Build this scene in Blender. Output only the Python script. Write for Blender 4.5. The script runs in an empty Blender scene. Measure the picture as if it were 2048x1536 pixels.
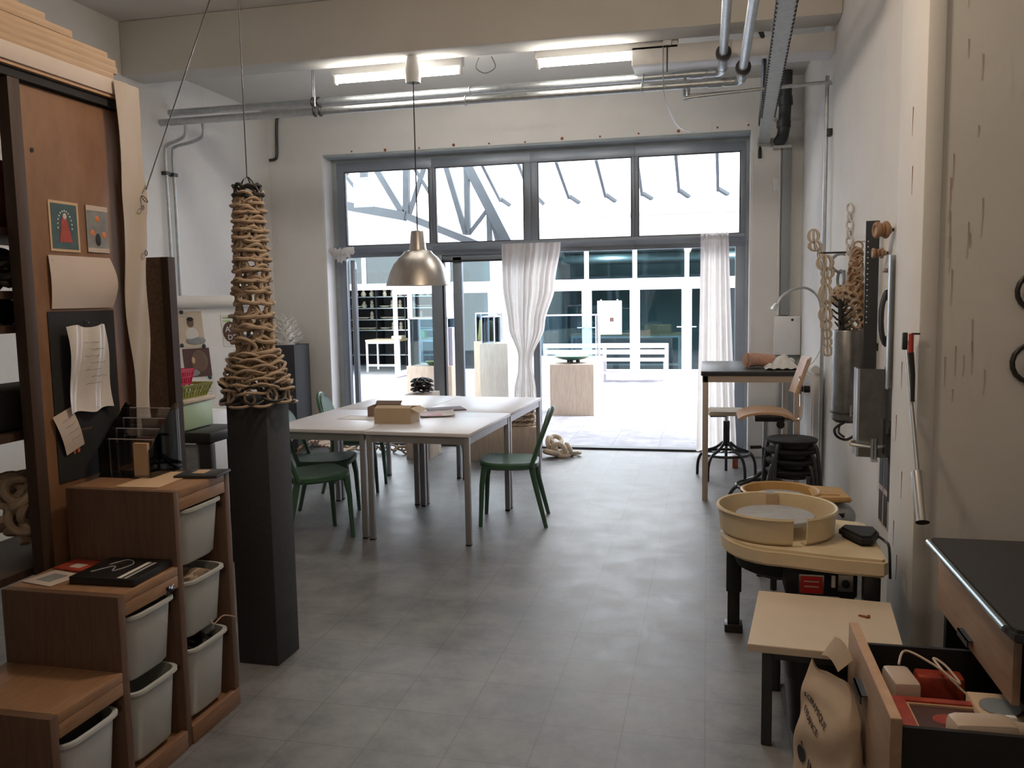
import bpy, bmesh, math, random
from mathutils import Vector as V, Matrix as M
random.seed(7)
PI=math.pi
SC=bpy.context.scene; COL=SC.collection
# ---------------- camera ----------------
CH=1.61; F_PX=1690.0
def _n(v): return V(v).normalized()
_f=_n((1415-1024,589-768,F_PX)); _x=-V((-6275-1024,724-768,F_PX)); _x=(_x-_x.dot(_f)*_f).normalized(); _d=_f.cross(_x)
RW=M((_x,_f,-_d))                                   # rows: world axes seen from the camera (x right, y down, z forward)
cam=bpy.data.cameras.new('camera'); cam_o=bpy.data.objects.new('camera',cam); COL.objects.link(cam_o)
cam.sensor_width=36; cam.lens=F_PX/2048*36; cam.clip_start=.05; cam.clip_end=200
_r=[RW@V((1,0,0)),RW@V((0,-1,0)),RW@V((0,0,-1))]
mw=M.Identity(4)
for c in range(3):
    for r in range(3): mw[r][c]=_r[c][r]
mw.translation=(0,0,CH); cam_o.matrix_world=mw
SC.camera=cam_o
def at(px,py,X=None,Y=None,Z=None):                 # the world point a photo pixel looks at, on one plane of the room
    d=RW@V((px-1024,py-768,F_PX)); c=V((0,0,CH))
    i,v=(0,X) if X is not None else (1,Y) if Y is not None else (2,Z)
    return c+d*((v-c[i])/d[i])
# ---------------- world, lights, exposure ----------------
SC.view_settings.view_transform='Standard'; SC.view_settings.look='None'; SC.view_settings.exposure=1.08; SC.view_settings.gamma=1; SC.view_settings.use_curve_mapping=False
w=bpy.data.worlds.new('sky'); SC.world=w; w.use_nodes=True
bg=w.node_tree.nodes['Background']; bg.inputs[0].default_value=(.90,.96,1,1); bg.inputs[1].default_value=3.9
def area(name,loc,rot,sx,sy,power,col):
    l=bpy.data.lights.new(name,'AREA'); l.shape='RECTANGLE'; l.size=sx; l.size_y=sy; l.energy=power; l.color=col
    o=bpy.data.objects.new(name,l); o.location=loc; o.rotation_euler=rot; COL.objects.link(o); return o
sun=bpy.data.lights.new('sun','SUN'); sun.energy=3.0; sun.angle=math.radians(25); sun.color=(1,.97,.92)
so=bpy.data.objects.new('sun',sun); so.rotation_euler=V((-.55,-.10,-.83)).to_track_quat('-Z','Y').to_euler(); COL.objects.link(so)
def bulb(name,loc,power,col,r=.12):
    l=bpy.data.lights.new(name,'POINT'); l.energy=power; l.color=col; l.shadow_soft_size=r; o=bpy.data.objects.new(name,l); o.location=loc; COL.objects.link(o)
bulb('room_lamp',(-.7,3.1,3.25),28,(1,.80,.60)); bulb('room_lamp',(.2,.2,3.25),12,(1,.78,.58))
for x in (-7.4,-5.3,-2.2,.6): bulb('far_room_fill',(x,19.0,2.7),26,(.82,.96,1))  # fill lights added to brighten the far rooms, no lamps known there
# ---------------- materials ----------------
MATS={}
def mat(name,col,rough=.55,metal=0,var=0,scale=6,col2=None,bump=0,bscale=None,stretch=None,spec=.5,emit=None,alpha=None,trans=0):
    m=bpy.data.materials.new(name); m.use_nodes=True; nt=m.node_tree; N=nt.nodes; L=nt.links; b=N['Principled BSDF']
    b.inputs['Roughness'].default_value=rough; b.inputs['Metallic'].default_value=metal
    b.inputs['Specular IOR Level'].default_value=spec
    c=(*col,1); b.inputs['Base Color'].default_value=c
    tc=N.new('ShaderNodeTexCoord'); mp=N.new('ShaderNodeMapping'); L.new(tc.outputs['Object'],mp.inputs['Vector'])
    if stretch: mp.inputs['Scale'].default_value=stretch
    ns=N.new('ShaderNodeTexNoise'); ns.inputs['Scale'].default_value=scale; ns.inputs['Detail'].default_value=6; ns.inputs['Roughness'].default_value=.6
    L.new(mp.outputs[0],ns.inputs['Vector'])
    rp=N.new('ShaderNodeValToRGB'); rp.color_ramp.elements[0].position=.3; rp.color_ramp.elements[1].position=.7
    v=var if var else .04
    c2=(*col2,1) if col2 else tuple(min(1,k*(1+v)) for k in col)+(1,)
    c1=c if col2 else tuple(k*(1-v) for k in col)+(1,)
    rp.color_ramp.elements[0].color=c1; rp.color_ramp.elements[1].color=c2
    L.new(ns.outputs['Fac'],rp.inputs['Fac']); L.new(rp.outputs['Color'],b.inputs['Base Color'])
    if bump:
        n2=N.new('ShaderNodeTexNoise'); n2.inputs['Scale'].default_value=bscale or scale*4; n2.inputs['Detail'].default_value=4
        L.new(mp.outputs[0],n2.inputs['Vector'])
        bp=N.new('ShaderNodeBump'); bp.inputs['Strength'].default_value=bump; bp.inputs['Distance'].default_value=.01
        L.new(n2.outputs['Fac'],bp.inputs['Height']); L.new(bp.outputs['Normal'],b.inputs['Normal'])
    if emit: b.inputs['Emission Color'].default_value=(*emit[0],1); b.inputs['Emission Strength'].default_value=emit[1]
    if trans: b.inputs['Transmission Weight'].default_value=trans
    if alpha is not None: b.inputs['Alpha'].default_value=alpha
    MATS[name]=m; return m
def glassmat(name,tint,refl):
    m=bpy.data.materials.new(name); m.use_nodes=True; nt=m.node_tree; N=nt.nodes; L=nt.links; N.remove(N['Principled BSDF'])
    t=N.new('ShaderNodeBsdfTransparent'); t.inputs[0].default_value=(*tint,1); g=N.new('ShaderNodeBsdfGlossy'); g.inputs['Roughness'].default_value=.02
    fr=N.new('ShaderNodeFresnel'); fr.inputs[0].default_value=1.45
    ad=N.new('ShaderNodeMath'); ad.operation='MULTIPLY'; ad.inputs[1].default_value=refl; L.new(fr.outputs[0],ad.inputs[0])
    x=N.new('ShaderNodeMixShader'); L.new(ad.outputs[0],x.inputs[0]); L.new(t.outputs[0],x.inputs[1]); L.new(g.outputs[0],x.inputs[2]); L.new(x.outputs[0],N['Material Output'].inputs[0]); MATS[name]=m; return m
def wallmat():
    m=mat('wall_paint',(.77,.755,.73),.85,0,.05,1.3,bump=.12,bscale=22,spec=.2); nt=m.node_tree; N=nt.nodes; L=nt.links; b=N['Principled BSDF']
    old=b.inputs['Base Color'].links[0].from_socket
    n=N.new('ShaderNodeTexNoise'); n.inputs['Scale'].default_value=3; n.inputs['Detail'].default_value=8; mp=N.new('ShaderNodeMapping'); mp.inputs['Scale'].default_value=(4,4,.7)
    tc=N.new('ShaderNodeTexCoord'); L.new(tc.outputs['Object'],mp.inputs[0]); L.new(mp.outputs[0],n.inputs['Vector'])
    r=N.new('ShaderNodeValToRGB'); r.color_ramp.elements[0].position=.20; r.color_ramp.elements[0].color=(.55,.5,.44,1); r.color_ramp.elements[1].position=.33; r.color_ramp.elements[1].color=(1,1,1,1)
    L.new(n.outputs['Fac'],r.inputs[0]); x=N.new('ShaderNodeMix'); x.data_type='RGBA'; x.blend_type='MULTIPLY'; x.inputs[0].default_value=.3
    L.new(old,x.inputs[6]); L.new(r.outputs[0],x.inputs[7]); L.new(x.outputs[2],b.inputs['Base Color']); return m
def floormat(name,base,light,seam,tile,rough,seamw=.004):
    m=mat(name,base,rough,0,.1,1.1,col2=light,bump=.12,bscale=9); nt=m.node_tree; N=nt.nodes; L=nt.links; b=N['Principled BSDF']
    old=b.inputs['Base Color'].links[0].from_socket; tc=N.new('ShaderNodeTexCoord')
    br=N.new('ShaderNodeTexBrick'); br.offset=0; br.inputs['Scale'].default_value=1; br.inputs['Mortar Size'].default_value=seamw; br.inputs['Brick Width'].default_value=tile; br.inputs['Row Height'].default_value=tile
    br.inputs['Color1'].default_value=(1,1,1,1); br.inputs['Color2'].default_value=(.90,.90,.90,1); br.inputs['Mortar'].default_value=(*seam,1); br.inputs['Mortar Smooth'].default_value=.4
    L.new(tc.outputs['Object'],br.inputs['Vector'])
    n=N.new('ShaderNodeTexNoise'); n.inputs['Scale'].default_value=4; n.inputs['Detail'].default_value=9; n.inputs['Roughness'].default_value=.7; L.new(tc.outputs['Object'],n.inputs['Vector'])
    r=N.new('ShaderNodeValToRGB'); r.color_ramp.elements[0].position=.36; r.color_ramp.elements[0].color=(.50,.50,.52,1); r.color_ramp.elements[1].position=.62; r.color_ramp.elements[1].color=(1.0,1.0,1.0,1); L.new(n.outputs['Fac'],r.inputs[0])
    x=N.new('ShaderNodeMix'); x.data_type='RGBA'; x.blend_type='MULTIPLY'; x.inputs[0].default_value=1; L.new(old,x.inputs[6]); L.new(br.outputs[0],x.inputs[7])
    y=N.new('ShaderNodeMix'); y.data_type='RGBA'; y.blend_type='MULTIPLY'; y.inputs[0].default_value=.9; L.new(x.outputs[2],y.inputs[6]); L.new(r.outputs[0],y.inputs[7])
    L.new(y.outputs[2],b.inputs['Base Color']); 
    rr=N.new('ShaderNodeMapRange'); rr.inputs['To Min'].default_value=rough-.15; rr.inputs['To Max'].default_value=rough+.2; L.new(n.outputs['Fac'],rr.inputs[0]); L.new(rr.outputs[0],b.inputs['Roughness']); return m
wallmat()
floormat('floor_paint',(.21,.208,.212),(.30,.297,.303),(.68,.66,.64),.30,.42,.003)
floormat('atrium_paving',(.35,.34,.375),(.41,.405,.445),(.55,.55,.6),.5,.7)
mat('ceiling_paint',(.64,.62,.58),.9,0,.05,1.5,bump=.08,spec=.2)
mat('white_paint',(.82,.82,.82),.5,0,.03)
mat('atrium_white',(.60,.58,.64),.6,0,.02)
mat('frame_grey',(.25,.285,.335),.4,.3,.05)
mat('black_seal',(.015,.015,.016),.5)
glassmat('window_glass',(.97,.99,1),.6); glassmat('far_glass',(.62,.74,.77),1.3); glassmat('case_glass',(.84,.92,.96),1.0); glassmat('acrylic',(.93,.94,.95),2.0)
mat('steel',(.55,.58,.60),.32,1,.08,12); mat('galvanised',(.50,.53,.54),.42,.9,.12,25); mat('chrome',(.8,.8,.8),.15,1)
mat('brushed_aluminium',(.60,.56,.52),.34,1,.10,30,stretch=(1,1,.02))
mat('truss_steel',(.085,.095,.105),.5,.3,.1); mat('extruder_steel',(.22,.22,.22),.38,.9,.2,14); mat('dark_metal',(.055,.058,.062),.42,.5,.1); mat('black_plastic',(.012,.012,.013),.4,0,.1); mat('black_matte',(.014,.014,.015),.75); mat('gloss_black',(.01,.01,.01),.12)
mat('charcoal_plinth',(.040,.042,.046),.75,0,.12,40)
mat('table_top',(.76,.735,.76),.35,0,.03); mat('table_metal',(.36,.35,.35),.4,.5,.06)
mat('chair_green',(.045,.115,.068),.38,0,.06)
mat('ceramic_tan',(.36,.265,.185),.65,0,.2,14,col2=(.50,.385,.28),bump=.15); mat('ceramic_black',(.022,.020,.019),.5,0,.2); mat('ceramic_white',(.72,.69,.64),.6,0,.08); mat('ceramic_cream',(.60,.50,.38),.6,0,.1); mat('ceramic_brown',(.30,.17,.09),.6,0,.2,20)
def wood(n,a,b,rough=.5,s=(1,1,1),sc=6): mat(n,a,rough,0,.1,sc,col2=b,bump=.05,stretch=s)
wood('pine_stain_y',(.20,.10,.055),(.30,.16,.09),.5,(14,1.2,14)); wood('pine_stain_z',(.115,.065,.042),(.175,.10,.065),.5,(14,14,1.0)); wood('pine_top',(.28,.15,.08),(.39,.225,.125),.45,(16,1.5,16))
wood('door_board',(.20,.098,.048),(.26,.13,.065),.55,(3,3,1)); wood('plank_pine',(.40,.27,.165),(.52,.37,.24),.6,(14,1,14)); wood('plywood',(.46,.36,.28),(.60,.48,.37),.6,(7,7,.9)); wood('plywood_pale',(.52,.49,.42),(.64,.60,.52),.6,(7,7,.9))
wood('oak_front',(.30,.19,.12),(.38,.25,.165),.5,(8,1,8)); wood('beech',(.50,.30,.17),(.62,.40,.25),.4,(3,3,8)); wood('chipboard',(.155,.09,.055),(.24,.15,.095),.8,(1,1,1),60)
mat('dark_wood',(.055,.030,.020),.6,0,.2,5,stretch=(8,8,1))
mat('cream_plastic',(.70,.58,.39),.45,0,.06,9); mat('orange_plastic',(.52,.31,.11),.5,0,.1,9); mat('cream_board',(.68,.575,.45),.5,0,.04); mat('concrete_disc',(.34,.34,.33),.7,0,.12,16)
mat('curtain_cotton',(.80,.76,.73),.9,0,.04,bump=.06,bscale=90)
def translucent(name,f):
    m=MATS[name]; N=m.node_tree.nodes; L=m.node_tree.links; b=N['Principled BSDF']; t=N.new('ShaderNodeBsdfTranslucent'); L.new(b.inputs['Base Color'].links[0].from_socket,t.inputs[0]); x=N.new('ShaderNodeMixShader'); x.inputs[0].default_value=f; L.new(b.outputs[0],x.inputs[1]); L.new(t.outputs[0],x.inputs[2]); L.new(x.outputs[0],N['Material Output'].inputs[0])
translucent('curtain_cotton',.62); mat('canvas_cloth',(.52,.46,.41),.9,0,.08,3,bump=.1,bscale=120)
mat('bin_plastic',(.55,.57,.56),.4,0,.04,alpha=None); mat('clear_bin',(.62,.64,.66),.25,0,.04)
mat('paper_white',(.78,.77,.74),.7); mat('paper_tan',(.62,.44,.28),.8,0,.05); mat('paper_pink',(.60,.51,.455),.7); mat('plastic_sleeve',(.70,.66,.64),.18,0,.05); mat('bag_paper',(.60,.47,.34),.75,0,.08,5,bump=.2,bscale=10)
mat('card_brown',(.50,.38,.25),.8,0,.05); mat('card_dark',(.24,.17,.13),.8)
mat('red_plastic',(.62,.03,.10),.35); mat('olive_plastic',(.24,.27,.05),.4); mat('green_box',(.42,.56,.36),.4); mat('red_print',(.42,.06,.035),.45,0,.3,18); mat('red_grip',(.6,.03,.03),.4); mat('orange_print',(.75,.22,.07),.6)
mat('pink_towel',(.58,.33,.25),.95,0,.15,40,bump=.4,bscale=160); mat('white_cloth',(.70,.68,.64),.9,0,.08,8,bump=.2)
mat('blue_print',(.04,.18,.40),.5); mat('teal_print',(.05,.10,.11),.5,0,.2,20); mat('grey_print',(.26,.27,.28),.6,0,.25,16); mat('yellow_print',(.80,.72,.25),.6); mat('skin_print',(.17,.10,.07),.6,0,.15); mat('leaf_print',(.10,.30,.12),.6,0,.6,30,col2=(.65,.12,.08)); mat('maroon_print',(.10,.045,.04),.6); mat('ink',(.03,.03,.035),.7); mat('ink_grey',(.42,.42,.46),.7); mat('rust',(.26,.09,.03),.8)
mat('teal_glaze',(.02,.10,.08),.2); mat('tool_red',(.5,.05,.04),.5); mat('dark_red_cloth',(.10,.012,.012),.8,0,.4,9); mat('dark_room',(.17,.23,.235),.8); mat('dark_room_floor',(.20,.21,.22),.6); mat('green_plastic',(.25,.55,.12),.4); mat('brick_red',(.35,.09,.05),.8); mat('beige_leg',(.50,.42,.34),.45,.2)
mat('tube_light',(1,1,1),.5,emit=((1,.94,.85),26)); mat('grey_cabinet',(.30,.32,.33),.5,.2); mat('counter_top',(.030,.031,.033),.45,0,.3,120); mat('counter_edge',(.30,.36,.38),.25,.7)
mat('lintel_grey',(.36,.40,.42),.7,0,.12,5); mat('magnet',(.02,.05,.06),.4); mat('ivory_plastic',(.62,.50,.40),.35,0,.04)
# ---------------- mesh builder ----------------
class MB:
    def __init__(s): s.b=bmesh.new()
    def box(s,a,b,bev=0,rz=0,rot=None,piv=None):
        a,b=V(a),V(b); lo=V([min(i,j) for i,j in zip(a,b)]); hi=V([max(i,j) for i,j in zip(a,b)]); c=(lo+hi)/2; d=hi-lo
        t=bmesh.new(); bmesh.ops.create_cube(t,size=1); bmesh.ops.scale(t,vec=d,verts=t.verts)
        if bev: bmesh.ops.bevel(t,geom=t.edges[:],offset=min(bev,min(d)*.45),segments=2,affect='EDGES',profile=.5)
        R=rot.to_3x3() if rot else M.Rotation(rz,3,'Z')
        if piv is None: mt=M.Translation(c)@R.to_4x4()
        else: mt=M.Translation(V(piv))@R.to_4x4()@M.Translation(c-V(piv))
        bmesh.ops.transform(t,matrix=mt,verts=t.verts); s.add(t); return s
    def add(s,t):
        me=bpy.data.meshes.new('tmp'); t.to_mesh(me); s.b.from_mesh(me); bpy.data.meshes.remove(me); t.free()
    def tube(s,pts,r,n=8,closed=False,smooth=0,cap=True,r1=None):
        P=[V(p) for p in pts]
        if smooth: P=crom(P,smooth,closed)
        k=len(P); rings=[]; up=None
        for i in range(k):
            if closed: tg=(P[(i+1)%k]-P[i-1])
            else: tg=P[min(i+1,k-1)]-P[max(i-1,0)]
            if tg.length<1e-9: tg=V((0,0,1))
            tg.normalize()
            if up is None: up=tg.orthogonal().normalized()
            up=(up-up.dot(tg)*tg)
            up=up.normalized() if up.length>1e-6 else tg.orthogonal().normalized()
            sd=tg.cross(up); rr=r if r1 is None else r+(r1-r)*i/max(1,k-1)
            rings.append([s.b.verts.new(P[i]+rr*(math.cos(2*PI*j/n)*up+math.sin(2*PI*j/n)*sd)) for j in range(n)])
        for i in range(k if closed else k-1):
            a,b=rings[i],rings[(i+1)%k]
            off=0
            if closed and i==k-1:
                off=min(range(n),key=lambda o:(a[0].co-b[o].co).length)
            for j in range(n): s.b.faces.new((a[j],a[(j+1)%n],b[(j+1+off)%n],b[(j+off)%n]))
        if not closed and cap:
            s.b.faces.new(rings[0][::-1]); s.b.faces.new(rings[-1])
        return s
    def cyl(s,p0,p1,r0,r1=None,n=16): return s.tube([p0,p1],r0,n,r1=r1)
    def bar(s,p0,p1,w,h,up=(0,0,1)):
        p0,p1=V(p0),V(p1); t=(p1-p0).normalized(); u=V(up); u=(u-u.dot(t)*t)
        if u.length<1e-4: u=t.orthogonal()
        u.normalize(); sd=t.cross(u); vs=[]
        for p in (p0,p1):
            for a,b in ((-1,-1),(1,-1),(1,1),(-1,1)): vs.append(s.b.verts.new(p+sd*a*w/2+u*b*h/2))
        for f in ((3,2,1,0),(4,5,6,7),(0,1,5,4),(1,2,6,5),(2,3,7,6),(3,0,4,7)): s.b.faces.new([vs[i] for i in f])
        return s
    def lathe(s,prof,c=(0,0,0),n=32,a0=0,a1=2*PI,mt=None):
        c=V(c); full=abs(a1-a0-2*PI)<1e-6; cols=[]; m=n if full else n+1
        for j in range(m):
            a=a0+(a1-a0)*j/n
            cols.append([s.b.verts.new((mt@V((r*math.cos(a),r*math.sin(a),z)) if mt else V((r*math.cos(a),r*math.sin(a),z)))+c) for r,z in prof])
        for j in range(n if full else n):
            A,B=cols[j],cols[(j+1)%m]
            for i in range(len(prof)-1):
                try: s.b.faces.new((A[i],B[i],B[i+1],A[i+1]))
                except ValueError: pass
        if not full:
            for A,fl in ((cols[0],1),(cols[-1],0)):
                try: s.b.faces.new(A if fl else A[::-1])
                except ValueError: pass
        bmesh.ops.remove_doubles(s.b,verts=s.b.verts,dist=1e-5); return s
    def torus(s,c,R,r,nrm=(0,0,1),n=20,k=7,sq=(1,1),spin=0):
        nrm=V(nrm).normalized(); u=nrm.orthogonal().normalized(); w=nrm.cross(u); u,w=u*math.cos(spin)+w*math.sin(spin),w*math.cos(spin)-u*math.sin(spin)
        return s.tube([V(c)+R*(sq[0]*math.cos(2*PI*i/n)*u+sq[1]*math.sin(2*PI*i/n)*w) for i in range(n)],r,k,closed=True)
    def prism(s,poly,z0,z1,bev=0,mt=None):
        t=bmesh.new(); lo=[t.verts.new((x,y,z0)) for x,y in poly]; hi=[t.verts.new((x,y,z1)) for x,y in poly]; k=len(poly)
        t.faces.new(lo[::-1]); t.faces.new(hi)
        for i in range(k): t.faces.new((lo[i],lo[(i+1)%k],hi[(i+1)%k],hi[i]))
        bmesh.ops.recalc_face_normals(t,faces=t.faces[:])
        if bev:
            es=[e for e in t.edges if abs(e.verts[0].co.z-e.verts[1].co.z)<1e-6]; bmesh.ops.bevel(t,geom=es,offset=bev,segments=2,affect='EDGES')
        if mt: bmesh.ops.transform(t,matrix=mt,verts=t.verts)
        s.add(t); return s
    def quad(s,*p): s.b.faces.new([s.b.verts.new(V(q)) for q in p]); return s
    def grid(s,fn,nu,nv,thick=0):
        g=[[s.b.verts.new(V(fn(i/nu,j/nv))) for j in range(nv+1)] for i in range(nu+1)]; fs=[]
        for i in range(nu):
            for j in range(nv): fs.append(s.b.faces.new((g[i][j],g[i+1][j],g[i+1][j+1],g[i][j+1])))
        if thick:
            bmesh.ops.recalc_face_normals(s.b,faces=fs); bmesh.ops.solidify(s.b,geom=fs,thickness=thick)
        return s
    def sphere(s,c,r,sc=(1,1,1),n=16,noise=0):
        t=bmesh.new(); bmesh.ops.create_uvsphere(t,u_segments=n,v_segments=max(6,n*2//3),radius=r)
        for v in t.verts:
            if noise: v.co*=1+noise*(math.sin(v.co.x*19/r*.3+c[0]*50)+math.cos(v.co.y*23/r*.3+v.co.z*7/r))*.5
            v.co=V((v.co.x*sc[0],v.co.y*sc[1],v.co.z*sc[2]))+V(c)
        s.add(t); return s
    def text(s,txt,size,mapf,ext=.0005):
        cu=bpy.data.curves.new('tmp','FONT'); cu.body=txt; cu.size=size; cu.resolution_u=3; cu.extrude=ext
        o=bpy.data.objects.new('tmp',cu); COL.objects.link(o); dg=bpy.context.evaluated_depsgraph_get(); me=bpy.data.meshes.new_from_object(o.evaluated_get(dg))
        for v in me.vertices: v.co=V(mapf(v.co.x,v.co.y,v.co.z))
        s.b.from_mesh(me); bpy.data.meshes.remove(me); bpy.data.objects.remove(o); bpy.data.curves.remove(cu); return s
    def mesh(s,name,m,shift=V((0,0,0)),ang=38,flip=True):
        if flip: bmesh.ops.recalc_face_normals(s.b,faces=s.b.faces[:])
        me=bpy.data.meshes.new(name); bmesh.ops.translate(s.b,vec=-shift,verts=s.b.verts); s.b.to_mesh(me); s.b.free()
        me.materials.append(MATS[m]); me.polygons.foreach_set('use_smooth',[True]*len(me.polygons)); me.set_sharp_from_angle(angle=math.radians(ang)); return me
def crom(P,k,closed=False):
    out=[]; n=len(P)
    for i in range(n if closed else n-1):
        if closed: a,b,c,d=P[i-1],P[i],P[(i+1)%n],P[(i+2)%n]
        else: a,b,c,d=P[max(i-1,0)],P[i],P[i+1],P[min(i+2,n-1)]
        for j in range(k):
            t=j/k; out.append(.5*((2*b)+(-a+c)*t+(2*a-5*b+4*c-d)*t*t+(-a+3*b-3*c+d)*t**3))
    if not closed: out.append(P[-1])
    return out
WP={}                                                # world position of every empty/part, by object name
def setp(o,label=None,cat=None,group=None,kind=None):
    for k,v in (('label',label),('category',cat),('group',group),('kind',kind)):
        if v: o[k]=v
    return o
def thing(name,label,cat,loc=(0,0,0),group=None):
    o=bpy.data.objects.new(name,None); COL.objects.link(o); o.location=loc; o.empty_display_size=.05; WP[o.name]=V(loc); return setp(o,label,cat,group)
def part(name,mb,m,par,label=None,kind=None,ang=38):  # geometry given in world coordinates, stored relative to the parent
    w=WP[par.name]; o=bpy.data.objects.new(name,mb.mesh(name,m,w,ang)); COL.objects.link(o); o.parent=par; WP[o.name]=w
    return setp(o,label,kind=kind)
def solo(name,mb,m,label,cat,group=None,kind=None,ang=38):  # a thing that is one mesh
    zs=[v.co for v in mb.b.verts]; c=V(((min(v.x for v in zs)+max(v.x for v in zs))/2,(min(v.y for v in zs)+max(v.y for v in zs))/2,min(v.z for v in zs)))
    o=bpy.data.objects.new(name,mb.mesh(name,m,c,ang)); COL.objects.link(o); o.location=c; WP[o.name]=c; return setp(o,label,cat,group,kind)
def struct(name,mb,m,ang=38):
    o=bpy.data.objects.new(name,mb.mesh(name,m,V((0,0,0)),ang)); COL.objects.link(o); WP[o.name]=V((0,0,0)); o['kind']='structure'; return o
def inst(name,me,par,mt):                            # another copy of a part mesh, at a world matrix
    o=bpy.data.objects.new(name,me); COL.objects.link(o); o.parent=par; m2=mt.copy(); m2.translation=mt.translation-WP[par.name]; o.matrix_local=m2; return o
def copy_tree(o,par=None):
    c=o.copy(); COL.objects.link(c); c.parent=par; WP[c.name]=WP.get(o.name,V((0,0,0)))
    for ch in list(o.children): copy_tree(ch,c)
    return c
def rotto(d,roll=0): return V(d).to_track_quat('Z','Y').to_matrix().to_4x4()@M.Rotation(roll,4,'Z')
# ================= THE ROOM =================
XL,XR,YB,YF=-4.68,.874,8.6,8.8
OX0,OX1,OZ=-4.04,.40,3.15
struct('floor',MB().box((XL-.2,-3,-.12),(4.2,8.95,0)),'floor_paint')
struct('wall_left',MB().box((XL-.2,-3,0),(XL,8.95,4.1)),'wall_paint')
struct('wall_right',MB().box((XR,3.7,0),(4.2,8.95,4.1)),'wall_paint')
struct('wall_side',MB().box((4.0,-3,0),(4.2,3.7,4.1)),'wall_paint')
struct('wall_rear',MB().box((XL-.2,-3.2,0),(4.2,-3,4.1)),'wall_paint')
struct('wall_back',MB().box((XL,YB,0),(OX0,8.95,3.65)).box((OX1,YB,0),(XR,8.95,3.65)).box((OX0,YB,OZ),(OX1,8.95,3.65)),'wall_paint')
struct('ceiling',MB().box((XL-.2,-3.2,3.9),(4.2,6.3,4.1)).box((XL-.2,6.3,3.65),(4.2,8.95,4.1)),'ceiling_paint')
struct('trim_1',MB().box((XL,6.24,3.47),(XR,6.52,3.9),.012),'ceiling_paint')                       # ceiling beam
struct('trim_2',MB().box((.832,3.69,0),(.9,4.17,3.9),.006),'wall_paint')                           # pilaster at the end of the right wall
struct('trim_3',MB().box((-.56,6.56,3.32),(XR,6.82,3.45),.004),'white_paint')                      # boxed-in duct under the ceiling
struct('trim_4',MB().box((OX0-.02,YB-.004,0),(OX0+.004,8.8,OZ)).box((OX1-.004,YB-.004,0),(OX1+.02,8.8,OZ)),'white_paint')
struct('trim_8',MB().box((OX0+.004,YB-.004,OZ-.006),(OX1-.004,8.8,OZ+.02)),'lintel_grey')
struct('trim_9',MB().box((OX0,YF+.01,3.105),(OX1,YF+.06,OZ)).box((OX0,YF+.01,0),(-3.975,YF+.06,3.105)).box((.355,YF+.01,0),(OX1,YF+.06,3.105)),'lintel_grey')
struct('trim_5',MB().box((-2.5,YF-.02,0),(OX1,YF+.1,.022)).box((OX0,YF-.02,0),(-2.5,YF+.1,.022)),'dark_metal')   # threshold rail
# upper windows: four panes in a grey frame
ft=3.11; xs=[(-3.89,-2.92),(-2.85,-1.88),(-1.73,-.76),(-.69,.31)]; edges=[-3.98,-2.885,-1.805,-.725,.36]
for i,(a,b) in enumerate(xs):
    e0,e1=edges[i],edges[i+1]; y0,y1=YF,YF+.07
    m=MB().box((e0,y0,2.08 if i<9 else 0),(e1,y1,2.21),.004).box((e0,y0,3.01),(e1,y1,ft),.004).box((e0,y0,2.21),(a,y1,3.01),.004).box((b,y0,2.21),(e1,y1,3.01),.004)
    m.box((e0+.002,y0-.012,2.125),(e1-.002,y0+.01,2.135))
    f=struct('window_%d'%(i+1),m,'frame_grey')
    part('window_pane',MB().box((a-.01,y0+.03,2.2),(b+.01,y0+.036,3.02)),'window_glass',f)
    g=MB()
    for p,q in (((a,y0-.002,2.21),(a+.008,y0+.03,3.01)),((b-.008,y0-.002,2.21),(b,y0+.03,3.01)),((a,y0-.002,2.21),(b,y0+.03,2.218)),((a,y0-.002,3.002),(b,y0+.03,3.01))): g.box(p,q)
    part('window_seal',g,'black_seal',f)
# glazed doors below: an open leaf at the left, one fixed leaf behind the curtain, side posts
d=struct('door_1',MB().box((-3.98,YF,0),(-3.90,YF+.07,2.08),.004),'frame_grey')
LR=dict(rot=M.Rotation(math.radians(22),4,'Z'),piv=(-3.865,YF+.09,0))
d=struct('door_0',MB().box((-3.89,YF+.09,.03),(-3.84,YF+.17,2.06),.004,**LR).box((-3.89,YF+.85,.03),(-3.84,YF+.93,2.06),.004,**LR).box((-3.89,YF+.17,.03),(-3.84,YF+.85,.12),.004,**LR).box((-3.89,YF+.17,1.98),(-3.84,YF+.85,2.06),.004,**LR),'frame_grey')
part('door_pane',MB().box((-3.868,YF+.15,.1),(-3.862,YF+.87,2.0),**LR),'window_glass',d)
d=struct('door_2',MB().box((-2.92,YF,0),(-2.795,YF+.09,2.085),.004).box((-2.68,YF+.02,.03),(-2.58,YF+.08,2.06),.004).box((-1.80,YF+.0,0),(-1.73,YF+.09,2.085),.004).box((-2.795,YF+.02,2.02),(-1.8,YF+.08,2.085),.004).box((-2.58,YF+.02,.03),(-1.8,YF+.08,.11),.004),'frame_grey')
part('door_pane',MB().box((-2.59,YF+.045,.1),(-1.79,YF+.051,2.03)),'window_glass',d)
part('door_seal',MB().box((-2.797,YF-.003,.03),(-2.775,YF+.06,2.03)).box((-2.78,YF-.003,2.005),(-1.8,YF+.05,2.022)),'black_seal',d)
d=struct('door_3',MB().box((.27,YF,0),(.36,YF+.08,2.085),.004),'frame_grey')
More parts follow.
